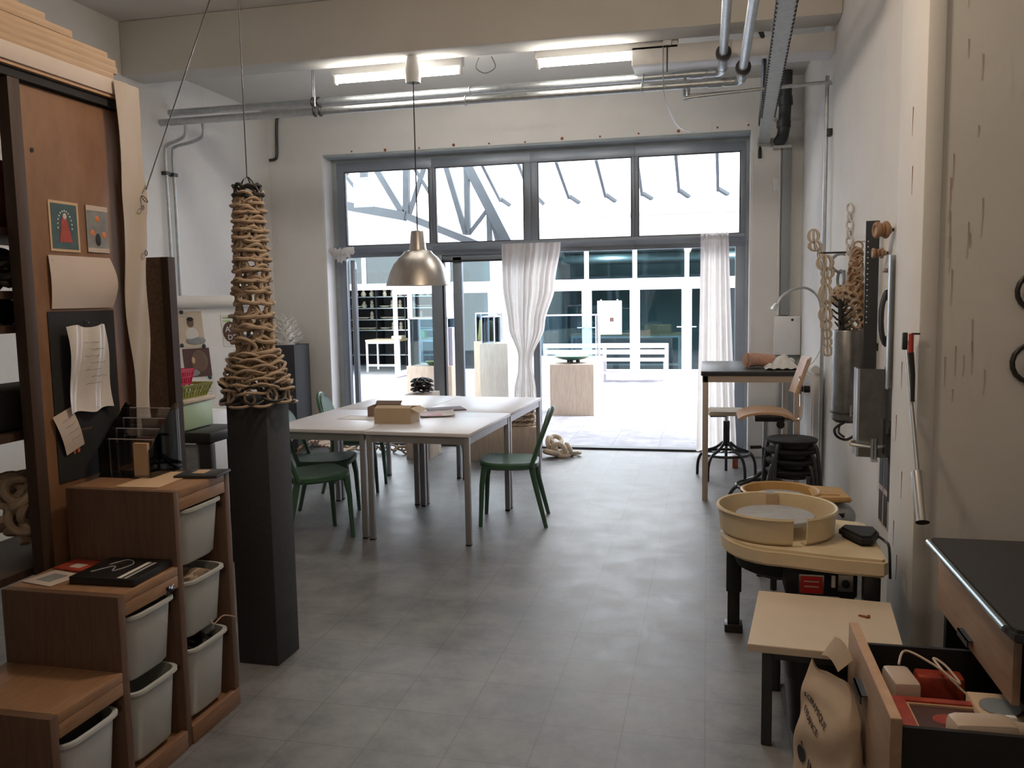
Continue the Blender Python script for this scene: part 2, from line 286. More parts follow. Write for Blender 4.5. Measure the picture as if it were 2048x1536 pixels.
# ================= THE ATRIUM =================
struct('floor_atrium',MB().box((-14,8.95,-.12),(9,17.2,0)),'atrium_paving')
struct('wall_atrium_left',MB().box((-14.2,8.95,0),(-14,17.2,4.5)),'atrium_white')
struct('wall_atrium_right',MB().box((7,8.95,0),(7.2,17.2,4.5)),'atrium_white')
FY=17.2
struct('trim_7',MB().box((-14,8.95,3.7),(7,11.2,3.9)).box((XL-.2,8.9,3.65),(4.2,8.96,4.6)),'atrium_white')   # unseen slab added to shade the near paving, plus our facade's upper strip
struct('wall_far',MB().box((-4.36,FY-.05,0),(-3.45,FY+.15,2.66)).box((-14,FY-.05,2.66),(7,FY+.15,3.25)).box((.75,FY-.05,0),(7,FY+.15,2.7)).box((-14,FY-.05,0),(-8.2,FY+.15,2.7)),'atrium_white')
rf=MB()
rm=M.Rotation(math.radians(24),4,'X')
rf.box((-14,FY-.1,3.2),(7,FY+4.6,3.26),rot=rm,piv=(0,FY-.1,3.2))
for k in range(20): rf.box((-13.5+k*1.02,FY-.12,3.26),(-13.46+k*1.02,FY+4.6,3.30),rot=rm,piv=(0,FY-.1,3.2))
struct('trim_6',rf,'atrium_white')
# rooms behind the far glazing
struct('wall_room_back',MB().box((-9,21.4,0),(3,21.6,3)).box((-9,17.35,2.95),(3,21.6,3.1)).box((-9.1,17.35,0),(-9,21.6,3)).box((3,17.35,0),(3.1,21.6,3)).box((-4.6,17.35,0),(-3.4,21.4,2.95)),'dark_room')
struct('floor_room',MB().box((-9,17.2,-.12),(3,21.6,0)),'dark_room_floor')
# far glazing, bay by bay: a window above the rail, a door below
bays=[(-8.2,-7.21,0),(-7.21,-6.24,0),(-6.24,-5.32,1),(-5.32,-4.36,1),(-3.45,-2.39,1),(-2.39,-1.42,1),(-1.42,-.40,1),(-.40,.75,1)]
n=5; dn=4
for a,b,dr in bays:
    m=MB(); z0,z1=1.83,2.66
    m.box((a,FY-.06,z0),(b,FY+.02,z0+.13),.005).box((a,FY-.06,z1-.06),(b,FY+.02,z1),.005).box((a,FY-.06,z0+.13),(a+.045,FY+.02,z1-.06),.005).box((b-.045,FY-.06,z0+.13),(b,FY+.02,z1-.06),.005)
    f=struct('window_%d'%n,m,'atrium_white'); n+=1
    part('window_pane',MB().box((a+.03,FY-.02,z0+.1),(b-.03,FY-.014,z1-.04)),'far_glass',f)
    if dr:
        m=MB().box((a,FY-.06,0),(a+.10,FY+.02,z0),.005).box((b-.10,FY-.06,0),(b,FY+.02,z0),.005).box((a+.1,FY-.06,0),(b-.1,FY+.02,.13),.005).box((a+.1,FY-.06,z0-.10),(b-.1,FY+.02,z0),.005)
        f=struct('door_%d'%dn,m,'atrium_white'); dn+=1
        part('door_pane',MB().box((a+.08,FY-.02,.1),(b-.08,FY-.014,z0-.06)),'far_glass',f)
        hx=b-.06 if dn%2 else a+.06
        part('door_handle',MB().cyl((hx,FY-.06,.98),(hx,FY-.11,.98),.012).cyl((hx,FY-.11,.98),(hx+(.13 if dn%2==0 else -.13),FY-.11,.98),.012),'chrome',f)
struct('door_%d'%dn,MB().box((-6.30,FY-.649,0.02),(-6.24,FY-.07,.12)).box((-6.30,FY-.649,1.72),(-6.24,FY-.07,1.83)).box((-6.30,FY-.75,.02),(-6.24,FY-.65,1.83)),'atrium_white')
# steel roof trusses and rafters in the atrium, seen through the upper windows
def truss(pts,Y,label,grp=None):
    t=thing('roof_truss',label,'truss',at(*pts[0][0],Y=Y),grp)
    for p,q,wd in pts: part('bar',MB().bar(at(*p,Y=Y),at(*q,Y=Y),wd,wd,(0,1,0)),'truss_steel',t)
    return t
truss([((670,408),(812,433),.13),((810,431),(1000,507),.10),((748,330),(808,430),.09),((813,320),(813,430),.09),((853,320),(818,430),.06),((728,300),(728,415),.10),((822,325),(862,390),.05),((690,350),(710,375),.05),((668,372),(704,335),.05)],12,'grey steel roof truss sloping down behind the leftmost pane of the upper window')
truss([((928,315),(1018,490),.14),((888,318),(932,468),.08),((933,325),(936,470),.08),((976,418),(938,468),.05),((978,420),(980,500),.07),((985,430),(1003,505),.09)],12.4,'grey steel roof truss with heavy rafter behind second pane of the upper window')
for k,(p,q,e) in enumerate([((962,320),(1001,398),(1020,411)),((1034,315),(1058,378),(1088,409)),((1112,318),(1138,392),(1159,406)),((1192,314),(1211,389),(1231,403)),((1275,320),(1284,386),(1304,398)),((1351,300),(1358,380),(1378,394)),((1434,295),(1436,377),(1456,389))]):
    lab=['second','third','fourth','fifth','sixth','seventh'][k-1] if k else 'first'
    o=thing('roof_rafter','pale steel glass roof rafter with a dark foot, %s of seven from the left'%lab,'rafter',at(*q,Y=15.5),'glass roof rafters over the atrium')
    part('bar',MB().bar(at(*p,Y=13.6),at(*q,Y=15.5),.05,.12),'truss_steel',o); part('foot',MB().bar(at(*q,Y=15.5),at(*e,Y=15.6),.11,.05),'truss_steel',o)
# banner hanging in the atrium
t=thing('banner','pale grey hanging banner with small white lettering in the upper left pane','banner',at(726,415,Y=11.1))
part('sheet',MB().box(at(708,415,Y=11.1),at(744,358,Y=11.1)+V((0,.012,0))),'ink_grey',t)
part('hanging_bar',MB().cyl(at(705,358,Y=11.1),at(746,356,Y=11.1),.014),'galvanised',t)
for (x0,y0,x1) in ((712,370,718),(712,373,722),(712,377,716),(722,383,726),(712,389,715),(712,396,719),(712,400,722),(712,406,717)): part('text_line',MB().box(at(x0,y0,Y=11.095),at(x1,y0+1.2,Y=11.095)+V((0,.004,0))),'paper_white',t)
part('wire',MB().cyl(at(709,357,Y=11.1),V((at(709,357,Y=11.1).x,11.1,3.7)),.004,n=6),'steel',t); part('wire',MB().cyl(at(743,356,Y=11.1),V((at(743,356,Y=11.1).x,11.1,3.7)),.004,n=6),'steel',t)
# plywood display plinths and what stands on them
def plinth(x0,y0,x1,y1,h,m,lab,grp=None,z=0):
    return solo('plywood_plinth',MB().box((x0,y0,z),(x1,y1,z+h),.004),m,lab,'plinth',grp)
plinth(-2.09,11.30,-1.49,11.95,.70,'plywood','square plywood plinth under the green bowl in the atrium')
o=thing('bowl','shallow dark green ceramic bowl on the square plywood plinth','bowl',(-1.82,11.6,.70))
part('dish',MB().lathe([(0,.035),(.08,.037),(.2,.06),(.27,.095),(.275,.10),(.265,.105),(.19,.078),(.08,.055),(0,.052)],(-1.82,11.6,.70),36),'teal_glaze',o)
for k in range(3): a=2*PI*k/3+.4; part('foot',MB().lathe([(0,0),(.028,0),(.03,.03),(.02,.045),(0,.045)],(-1.82+.075*math.cos(a),11.6+.075*math.sin(a),.70),10),'ceramic_black',o)
plinth(-3.86,10.5,-3.24,11.0,.74,'plywood','low plywood plinth with a painted panel, seen past the door posts')
plinth(-3.35,12.0,-2.98,12.35,.98,'plywood','plywood plinth between the door post and the tall plinth')
plinth(-3.13,11.5,-2.72,11.95,.98,'plywood_pale','tall pale plywood plinth left of the knotted curtain')
def case(x0,y0,x1,y1,z0,z1,lab):
    o=thing('glass_case',lab,'display case',((x0+x1)/2,(y0+y1)/2,z0)); t=.006
    part('glass_cover',MB().box((x0,y0,z0),(x1,y0+t,z1)).box((x0,y1-t,z0),(x1,y1,z1)).box((x0,y0+t,z0),(x0+t,y1-t,z1)).box((x1-t,y0+t,z0),(x1,y1-t,z1)),'case_glass',o)
    m=MB(); r=.008
    for x in (x0,x1):
        for y in (y0,y1): m.box((x-r,y-r,z0),(x+r,y+r,z1))
    for y in (y0,y1): m.box((x0-r,y-r,z1-.016),(x1+r,y+r,z1))
    for x in (x0,x1): m.box((x-r,y0-r,z1-.016),(x+r,y1+r,z1))
    part('edge_frame',m,'atrium_white',o)
case(-3.82,10.55,-3.30,10.95,.74,1.37,'glass display case on the low plywood plinth behind the door post')
case(-3.32,12.03,-3.0,12.33,.98,1.40,'narrow glass display case right of the wide door post')
case(-3.10,11.53,-2.92,11.92,.98,1.36,'slim glass case on the tall pale plywood plinth')
o=thing('display_board','standing board printed blue above red and green leaves behind the door post','board',(-3.44,10.42,0.74))
x0,y=-3.45,10.72
part('panel',MB().box((x0,y,.75),(x0+.14,y+.015,1.34)),'leaf_print',o); part('header',MB().box((x0,y-.006,1.16),(x0+.14,y,1.32)),'blue_print',o)
solo('white_box',MB().box((-3.36,10.60,.74),(-3.25,10.72,1.24),.004),'atrium_white','tall white box beside the printed board on the low plinth','box')
solo('yellow_sign',MB().box((-3.30,12.10,.985),(-3.02,12.12,1.28),rot=M.Rotation(.1,4,'Y')),'yellow_print','yellow sheet standing inside the narrow glass case','sign')
solo('moss_bowl',MB().lathe([(0,0),(.05,0),(.11,.05),(.105,.055),(.05,.02),(0,.02)],(-3.55,10.68,.74),20),'olive_plastic','olive bowl inside the case left of the wide door post','bowl')
# white bench in the atrium
o=thing('bench','long white slatted bench in front of the far glass doors','bench',(-1.95,16.0,0))
bx0,bx1=-3.12,-.72
for x in (bx0+.03,-1.93,bx1-.03):
    part('leg',MB().box((x-.035,15.75,0),(x+.035,15.82,.40),.006),'atrium_white',o); part('back_post',MB().box((x-.035,16.22,0),(x+.035,16.29,.70),.006),'atrium_white',o)
for k in range(4): part('seat_slat',MB().box((bx0,15.72+k*.13,.40),(bx1,15.83+k*.13,.43),.005),'atrium_white',o)
for z in (.50,.62): part('back_slat',MB().box((bx0,16.19,z),(bx1,16.22,z+.09),.005),'atrium_white',o)
part('stretcher',MB().box((bx0+.05,15.97,.14),(bx1-.05,16.03,.19)),'atrium_white',o)
case(-2.95,13.6,-1.75,14.1,.62,1.32,'wide glass display case on a white stand before the far doors')
solo('white_stand',MB().box((-3.0,13.55,0),(-1.70,14.15,.62),.004),'atrium_white','low white stand under the wide glass display case','stand')
o=thing('poster','white poster with pale orange figures on a far glass door','poster',(-1.92,FY-.09,.85))
part('sheet',MB().box((-2.17,FY-.085,.84),(-1.68,FY-.075,1.52)),'paper_white',o)
part('print',MB().box((-2.10,FY-.089,.92),(-1.76,FY-.086,1.12)).box((-2.12,FY-.089,1.14),(-1.98,FY-.086,1.26)),'paper_pink',o)
part('small_picture',MB().box((-1.92,FY-.092,1.10),(-1.84,FY-.09,1.18)),'maroon_print',o)
[part('clip',MB().box((x,FY-.09,1.51),(x+.03,FY-.07,1.545)),'atrium_white',o) for x in (-2.11,-1.78)]
# furniture in the far rooms
def wtable(x0,x1,y0,y1,h,lab):
    o=thing('work_table',lab,'table',((x0+x1)/2,(y0+y1)/2,0)); part('tabletop',MB().box((x0,y0,h-.04),(x1,y1,h),.004),'paper_tan',o)
    for x in (x0+.03,x1-.03):
        for y in (y0+.03,y1-.03): part('leg',MB().box((x-.02,y-.02,0),(x+.02,y+.02,h-.04)),'white_paint',o)
    [part('rail',MB().box((x0+.03,y0+.015,z),(x1-.03,y0+.045,z+.045)),'white_paint',o) for z in (.12,h-.085)]
wtable(-7.55,-6.72,17.9,18.6,.72,'left of two pale work tables in the open far storeroom')
wtable(-6.66,-5.9,18.6,19.2,.72,'right of two pale work tables in the open far storeroom')
wtable(-2.9,-.55,18.2,18.9,.80,'long work table behind the far glass doors')
o=thing('metal_shelving','grey metal shelving full of small ceramics in the far storeroom','shelf',(-7.0,19.9,0))
cols=[-8.7,-7.95,-7.2,-6.45,-5.7]
for i in range(4):
    for z in (.25,.86,1.12,1.40,1.68,2.0): part('shelf_board',MB().box((cols[i]+.012,19.6,z),(cols[i+1]-.012,20.1,z+.025)),'galvanised',o)
for c in cols: part('upright',MB().box((c-.01,19.6,0),(c+.01,20.1,2.3)),'dark_metal',o)
part('back_panel',MB().box((-8.7,20.11,0),(-5.7,20.13,2.3)),'black_matte',o)
kinds=[('ceramic_vase','vase',[(0,0),(.05,0),(.07,.06),(.03,.13),(.035,.16),(0,.16)]),('ceramic_dish','dish',[(0,0),(.06,0),(.15,.04),(.14,.05),(0,.02)]),('ceramic_figure','figure',[(0,0),(.045,0),(.05,.08),(.03,.1),(.045,.14),(.02,.19),(0,.19)])]
protos=[]; rr=random.Random(3); idx=0
for i in range(4):
    for zi,z in enumerate((.885,1.145,1.425,1.705)):
        for q in range(3):
            k=kinds[1] if zi in (0,1,2) and rr.random()<.75 else kinds[rr.choice((0,2))]
            x=cols[i]+.17+q*.2; me=bpy.data.meshes.get('m_'+k[0])
            if not me: me=MB().lathe(k[2],n=14).mesh('m_'+k[0],'ceramic_cream')
            c=bpy.data.objects.new(k[0],me); COL.objects.link(c); c.location=(x,19.72+rr.random()*.1,z); c['category']=k[1]; WP[c.name]=V(c.location)
            c['label']='small pale %s on the far storeroom shelving'%k[0].replace('_',' '); c['group']=k[0].replace('_',' ')+'s on the far shelving'
solo('green_tub',MB().box((-6.62,18.7,.72),(-6.40,18.9,.90),.02),'green_plastic','small green tub on a far storeroom table','tub')
solo('grey_tray',MB().box((-7.0,18.1,.72),(-6.75,18.4,.80),.02),'ceramic_cream','pale tray of pieces on the left far storeroom table','tray')
solo('pipe_duct',MB().cyl((-3.3,19.6,2.45),(2.8,19.6,2.45),.12).cyl((-3.3,20.2,2.7),(2.8,20.2,2.7),.08),'galvanised','pair of pale ceiling ducts behind the far glazing','duct')
solo('cardboard_box',MB().box((-1.32,18.3,.80),(-.75,18.7,.98),.004),'card_brown','cardboard box on the long table behind far glass doors','box')
# ================= CEILING FITTINGS =================
def tube_lamp(x0,x1,lab):
    o=thing('fluorescent_lamp',lab,'lamp',((x0+x1)/2,6.60,3.47),'bare fluorescent lamps behind the beam')
    part('housing',MB().box((x0,6.56,3.425),(x1,6.64,3.65),.006),'white_paint',o)
    part('lamp_tube',MB().cyl((x0+.03,6.60,3.395),(x1-.03,6.60,3.395),.024,n=14),'tube_light',o)
    for x in (x0+.01,x1-.03): part('end_cap',MB().box((x,6.575,3.36),(x+.02,6.625,3.43),.004),'white_paint',o)
tube_lamp(-2.98,-1.88,'left bare fluorescent tube, behind the pendant lamp cord'); tube_lamp(-1.30,-.22,'right bare fluorescent tube, partly behind the boxed duct')
PX,PY=-2.22,6.38
o=thing('pendant_lamp','brushed aluminium bell pendant lamp hanging over the white tables','lamp',(PX,PY,1.72))
part('ceiling_cup',MB().lathe([(0,.20),(.035,.20),(.045,.19),(.062,.08),(.058,0),(.052,0),(.05,.06),(0,.1)],(PX,PY,3.27),24),'white_paint',o,'white plastic ceiling cup')
part('cord',MB().cyl((PX,PY,2.14),(PX,PY,3.40),.005),'black_plastic',o,'thin dark cord')
sh=[(.012,.43),(.047,.425),(.052,.415),(.066,.29),(.07,.275),(.105,.268),(.118,.25),(.158,.215),(.195,.165),(.222,.11),(.242,.05),(.256,.008),(.258,0)]
part('lamp_shade',MB().lathe(sh+[(r-.004,z) for r,z in sh[::-1][1:]],(PX,PY,1.72),48),'brushed_aluminium',o)
part('bulb',MB().sphere((PX,PY,1.87),.045,n=14).cyl((PX,PY,1.9),(PX,PY,1.99),.02),'paper_white',o)
# heating pipes below the ceiling: left wall -> elbow -> towards the viewer
def pipe(y,z,xe,r,lab,hang):
    o=thing('heating_pipe',lab,'pipe',(xe,y,z),'pair of main heating pipes')
    part('pipe_run',MB().tube([(XL,y,z),(xe-.12,y,z)],r,12),'galvanised',o)
    part('elbow',MB().tube([(xe-.12,y,z),(xe-.04,y,z),(xe,y-.04,z),(xe,y-.12,z)],r*1.12,12,smooth=5),'galvanised',o)
    part('branch_run',MB().tube([(xe,y-.12,z),(xe,1.5,z)],r,12),'galvanised',o)
    part('coupling',MB().cyl((xe-.24,y,z),(xe-.14,y,z),r*1.25),'galvanised',o)
    part('coupling',MB().cyl((xe,6.32,z),(xe,6.37,z),r*1.8),'black_plastic',o,'black rubber pipe clamp')
    part('clamp_rod',MB().cyl((xe,6.345,z),(xe,6.345,3.5),.006),'steel',o)
    h=MB().cyl((hang,y,z+r),(hang,y,3.66),.006); part('hanger_rod',h,'steel',o)
    part('hanger_clip',MB().torus((hang,y,z),r*1.25,.008,(1,0,0)),'black_plastic',o); part('hanger_clip',MB().torus((hang+.05,y,z),r*1.25,.008,(1,0,0)),'black_plastic',o)
    for q in (-1.9,-.5): part('hanger_clip',MB().torus((q,y,z),r*1.2,.006,(1,0,0)),'galvanised',o)
pipe(6.86,3.30,.10,.030,'upper of two steel heating pipes crossing under the ceiling',-3.29); pipe(6.72,3.19,.235,.030,'lower of two steel heating pipes crossing under the ceiling',-3.21)
part('hanger_plate',MB().box((-3.28,6.62,3.625),(-3.10,6.72,3.655)),'beech',bpy.data.objects['heating_pipe'])
o=thing('branch_pipe','thin steel branch pipe dropping down the right wall','pipe',(.835,6.66,.1))
part('pipe',MB().tube([(-.15,6.72,3.16),(-.15,6.69,3.08),(-.10,6.66,3.085),(.79,6.66,3.12),(.83,6.66,3.09),(.835,6.66,2.9),(.835,6.67,.12)],.014,10,smooth=4),'galvanised',o)
part('pipe',MB().tube([(-.18,6.86,3.27),(-.18,6.76,3.12),(-.12,6.74,3.115),(.2,6.74,3.12)],.012,10,smooth=4),'galvanised',o)
part('bracket',MB().box((.835,6.62,2.74),(.874,6.70,2.79),.004),'dark_metal',o)
# two thin pipes down the left wall
for k,(y,dx,lab) in enumerate(((6.72,.10,'left of two thin steel pipes running down the left wall'),(6.83,.20,'right of two thin steel pipes running down the left wall'))):
    o=thing('riser_pipe',lab,'pipe',(XL+.03,y,1.0),'thin pipes on the left wall')
    part('pipe',MB().tube([(XL+.14+dx,y,3.2),(XL+.14+dx,y,3.08),(XL+.10+dx*.6,y,3.03),(XL+.06,y,3.0),(XL+.03,y,2.93),(XL+.03,y,2.6),(XL+.03,y,1.15)]+([(XL+.06,y+.04,1.02)] if k else [(XL+.03,y,.6)]),.014,10,smooth=4),'galvanised',o)
    for z in (2.74,1.28): part('bracket',MB().box((XL,y-.03,z),(XL+.05,y+.03,z+.03)),'dark_metal',o)
# cables
solo('black_conduit',MB().tube([(.0,8.585,3.635),(-4.4,8.585,3.62),(-4.53,8.585,3.60),(-4.56,8.585,3.5),(-4.57,8.585,3.22),(-4.59,8.585,3.16),(-4.66,8.585,3.15)],.016,8,smooth=4),'dark_metal','black conduit along the back wall dropping into the left corner','cable')
solo('ceiling_conduit',MB().tube([(-1.86,6.535,3.50),(-1.32,6.535,3.50)],.018,8),'dark_metal','short dark conduit between the two fluorescent tubes','cable')
solo('curved_conduit',MB().tube([(-.21,6.535,3.50),(.2,6.535,3.51),(.33,6.54,3.51),(.38,6.58,3.44),(.40,6.75,3.30),(.44,7.6,3.25),(.48,8.57,3.24),(.48,8.58,2.9)],.018,8,smooth=5),'dark_metal','dark conduit curving down from the right fluorescent tube','cable')
solo('thin_wire',MB().tube([(-.33,6.55,3.45),(-.33,6.58,3.25),(-.32,6.75,3.09),(-.25,7.6,3.05),(-.10,8.585,3.165)],.004,6,smooth=5),'galvanised','thin hanging wire between right lamp and window top','wire')
solo('wire_loop',MB().tube([(-1.74,6.56,3.47),(-1.77,6.58,3.40),(-1.70,6.6,3.36),(-1.62,6.6,3.40),(-1.64,6.56,3.47)],.005,6,smooth=5),'galvanised','loop of loose wire hanging between the two lamps','wire')
o=thing('pull_chain','thin pull cord with bracket hanging from the right fluorescent lamp','cord',(-.30,6.53,3.2))
part('cord',MB().tube([(-.30,6.535,3.47),(-.30,6.535,3.25)],.005,6),'dark_metal',o); part('bracket',MB().box((-.33,6.52,3.44),(-.27,6.55,3.48)),'white_paint',o)
# perforated cable tray
o=thing('cable_tray','perforated grey cable tray running along the ceiling on the right','cable tray',(.45,6,3.05))
def tp(t): return V((.375+.14*t,4.3+4.28*t,3.10-.07*t))
m=MB(); p,q=tp(0),tp(1); m.bar(p,q,.10,.004).bar(p+V((-.05,0,.03)),q+V((-.05,0,.03)),.004,.06).bar(p+V((.05,0,.03)),q+V((.05,0,.03)),.004,.06)
part('channel',m,'galvanised',o)
ms=MB().box((-.006,-.013,-.010),(.006,.013,.010)).mesh('slot','black_seal')
for k in range(46):
    for s in (-1,1): inst('slot',ms,o,M.Translation(tp(k/62)+V((s*.050,0,.004))))
o.children[0]['label']='grey channel'
part('end_plate',MB().box(tp(1)+V((-.06,-.02,-.02)),tp(1)+V((.06,.012,.06))),'galvanised',o)
part('hanger',MB().cyl((.44,6.4,3.09),(.44,6.4,3.5),.006),'steel',o); part('hanger',MB().cyl((.47,6.4,3.09),(.47,6.4,3.5),.006),'steel',o)
o=thing('drain_pipe','dark grey drain pipe elbow high in the right back corner','pipe',(.68,8.42,3.0))
part('pipe',MB().tube([(.70,8.42,3.65),(.69,8.42,3.3),(.68,8.42,3.12),(.67,8.46,3.06),(.66,8.55,3.05),(.66,8.6,3.05)],.055,16,smooth=5),'dark_metal',o)
part('collar',MB().cyl((.695,8.42,3.34),(.69,8.42,3.42),.066),'dark_metal',o); part('collar',MB().cyl((.68,8.42,3.14),(.68,8.42,3.2),.064),'dark_metal',o)
# trunking and box in the right back corner
o=thing('cable_trunking','grey vertical cable trunking on the back wall right of the window','trunking',(.72,8.58,.1))
part('cover',MB().box((.685,8.54,1.40),(.765,8.598,2.99),.004),'grey_cabinet',o); part('cover',MB().box((.685,8.54,.05),(.83,8.598,1.02),.004),'grey_cabinet',o)
part('side_cable',MB().tube([(.665,8.585,2.98),(.665,8.585,2.2),(.668,8.585,1.4)],.012,8),'white_paint',o)
part('top_plate',MB().box((.60,8.5,2.97),(.76,8.598,2.995)),'galvanised',o)
o=thing('fuse_box','white square fuse box on the back wall above the high table','box',(.745,8.55,1.02))
part('case',MB().box((.63,8.48,1.02),(.868,8.598,1.39),.006),'white_paint',o); part('lock',MB().cyl((.79,8.476,1.355),(.79,8.482,1.355),.012),'black_plastic',o)
solo('wall_switch',MB().box((.60,8.57,2.58),(.66,8.598,2.70),.004),'white_paint','small white switch box beside the grey trunking','switch')
# radiator at the right wall
o=thing('radiator','white panel radiator on the right wall behind the stools','radiator',(.83,7.1,.15))
part('panel',MB().box((.79,6.75,.18),(.835,7.6,1.0),.01),'white_paint',o)
for k in range(12): part('fin',MB().box((.781,6.79+k*.067,.22),(.792,6.825+k*.067,.96),.004),'white_paint',o)
part('valve',MB().cyl((.80,6.72,1.03),(.80,6.84,1.03),.03),'paper_white',o); part('bracket',MB().box((.83,6.9,.3),(.874,7.0,.9)),'white_paint',o); part('foot',MB().cyl((.81,7.2,0),(.81,7.2,.2),.012),'white_paint',o)
o=thing('gooseneck_lamp','thin gooseneck wall lamp arching over the white fuse box','lamp',(.84,6.9,1.2))
part('neck',MB().tube([(.86,6.85,1.15),(.85,6.86,1.35),(.835,6.87,1.55),(.76,6.9,1.64),(.66,6.93,1.64),(.57,6.95,1.59),(.53,6.95,1.52)],.010,8,smooth=6),'steel',o)
part('lamp_head',MB().cyl((.53,6.95,1.53),(.505,6.95,1.48),.014,.03),'steel',o)
part('cable',MB().tube([(.86,6.86,1.2),(.80,6.86,1.08),(.72,6.9,1.02)],.004,6,smooth=4),'paper_white',o)
# nail holes left along the window head
mh=[(703,303),(770,300),(838,296),(880,298),(907,290),(978,287),(1050,284),(1124,277),(1200,273),(1277,267),(1357,262),(1435,255),(1497,250)]
t=MB()
for k,(x,y) in enumerate(mh):
    c=at(x,y,Y=YB-.003); solo('screw_hole',MB().cyl(c,c+V((0,.006,0)),.010+.006*(k%3==1),n=10),'rust','dark screw hole in a row above the window','hole','row of screw holes above the window')
# ================= TABLES AND CHAIRS =================
TH=math.radians(-2.5)
def make_table():
    o=thing('work_table','x','table'); w,l,h=.735,.995,.745
    part('tabletop',MB().box((-w/2,-l/2,h-.024),(w/2,l/2,h),.003),'table_top',o)
    r=MB()
    for a,b in (((-w/2+.04,-l/2+.012),(w/2-.04,-l/2+.034)),((-w/2+.04,l/2-.034),(w/2-.04,l/2-.012)),((-w/2+.012,-l/2+.04),(-w/2+.034,l/2-.04)),((w/2-.034,-l/2+.04),(w/2-.012,l/2-.04))):
        part('apron',MB().box((*a,h-.075),(*b,h-.024)),'table_metal',o)
    for x in (-1,1):
        for y in (-1,1):
            g=part('leg',MB().box((x*(w/2-.008)-x*.036,y*(l/2-.008)-y*.036,0.006),(x*(w/2-.008),y*(l/2-.008),h-.024),.003),'table_metal',o)
            part('foot',MB().box((x*(w/2-.007)-x*.038,y*(l/2-.007)-y*.038,0),(x*(w/2-.007),y*(l/2-.007),.012),.003),'black_plastic',g)
    return o
u=V((math.cos(TH),math.sin(TH),0)); v=V((-math.sin(TH),math.cos(TH),0)); c0=V((-1.485,5.165,0))
tab=make_table(); first=True
for i,j,lab in ((0,0,'white table at the front right of the four, with the cardboard box'),(1,0,'white table at the front left of the four, beside the dark plinth'),(0,1,'white table at the back right of the four pushed together'),(1,1,'white table at the back left of the four, farthest left')):
    t=tab if first else copy_tree(tab); first=False
    t.location=c0-u*(.37+i*.745)+v*(.50+j*1.005+(.02 if i else 0)); t.rotation_euler=(0,0,TH); t['label']=lab; t['group']='four white tables pushed together'
def make_chair():
    o=thing('plastic_chair','x','chair')
    def outline(s,n=40):
        P=[]
        for k in range(n):
            a=2*PI*k/n; c,q=math.cos(a),math.sin(a); x=abs(c)**.5*(1 if c>0 else -1)*.21*s; y=abs(q)**.5*(1 if q>0 else -1)*(.212+.0*c)*s
            P.append((x,y*(1.0-.10*(x<0)*abs(x)/.21)))
        return P
    m=MB(); n=40; rings=[]
    for s,z in ((.90,.405),(1,.420),(1.0,.445),(.94,.456),(.75,.452),(.4,.446),(.02,.444)):
        rings.append([m.b.verts.new((x,y,z+.012*(x/.21)**2*(x>0))) for x,y in outline(s)])
    for a,b in zip(rings,rings[1:]):
        for k in range(n): m.b.faces.new((a[k],a[(k+1)%n],b[(k+1)%n],b[k]))
    m.b.faces.new(rings[0][::-1]); m.b.faces.new(rings[-1]); part('seat',m,'chair_green',o)
    for s in (-1,1):
        part('leg',MB().tube([(.165,s*.165,.43),(.185,s*.172,.3),(.20,s*.178,0)],.024,8,r1=.014),'chair_green',o)
        part('leg',MB().tube([(-.165,s*.155,.45),(-.185,s*.165,.33),(-.265,s*.195,0)],.026,8,smooth=4,r1=.014),'chair_green',o)
    # hoop backrest with a solid upper panel
    def hp(t):                                        # t 0..1 along the hoop
        a=PI*t; y=-.185*math.cos(a)*(1 if True else 1); h=math.sin(a)**.55 if 0<a<PI else 0
        z=.43+.395*h; return V((-.165-.13*(z-.43)/.395-.02*math.sin(a),y*(1-.12*h*0),z))
    H=[hp(k/28) for k in range(29)]
    m=MB()
    m.tube(H,.016,8); part('back_hoop',m,'chair_green',o)
    def pan(uu,vv):
        z=.60+.215*vv; hh=min(1,(z-.43)/.395); yy=.185*math.sqrt(max(0,1-hh**(2/.55))); y=(2*uu-1)*yy*.985
        return (-.165-.13*hh-.015*(1-(2*uu-1)**2),y,z)
    part('back_panel',MB().grid(pan,12,10,.012),'chair_green',o)
    return o
ch=make_chair()
for k,(x,y,a,lab) in enumerate(((-1.385,5.86,188,'green plastic chair on the right side of the white tables'),(-2.62,5.24,45,'dark green plastic chair nearest the dark plinth, turned at an angle'),(-2.76,5.74,14,'green plastic chair between plinth and table, behind the angled one'),(-2.92,6.68,10,'green plastic chair farthest back on the left of the tables'))):
    c=ch if k==0 else copy_tree(ch); c.location=(x,y,0); c.rotation_euler=(0,0,math.radians(a)); c['label']=lab; c['group']='green plastic chairs around the tables'
# on the tables
def openbox(name,c,w,l,h,rz,m,lab,flaps):
    o=thing(name,lab,'box',(c[0],c[1],c[2])); t=.005; R=M.Translation(V(c))@M.Rotation(rz,4,'Z')
    def B(a,b,nm,**k):
        q=MB().box(a,b); bmesh.ops.transform(q.b,matrix=R,verts=q.b.verts); part(nm,q,m,o)
    B((-w/2,-l/2,0),(w/2,l/2,t),'bottom')
    B((-w/2,-l/2,t),(w/2,-l/2+t,h),'side'); B((-w/2,l/2-t,t),(w/2,l/2,h),'side'); B((-w/2,-l/2+t,t),(-w/2+t,l/2-t,h),'side'); B((w/2-t,-l/2+t,t),(w/2,l/2-t,h),'side')
    for a,b,ang,ax,pv in flaps:
        q=MB().box(a,b,rot=M.Rotation(ang,4,ax),piv=pv); bmesh.ops.transform(q.b,matrix=R,verts=q.b.verts); part('flap',q,m,o)
    return o
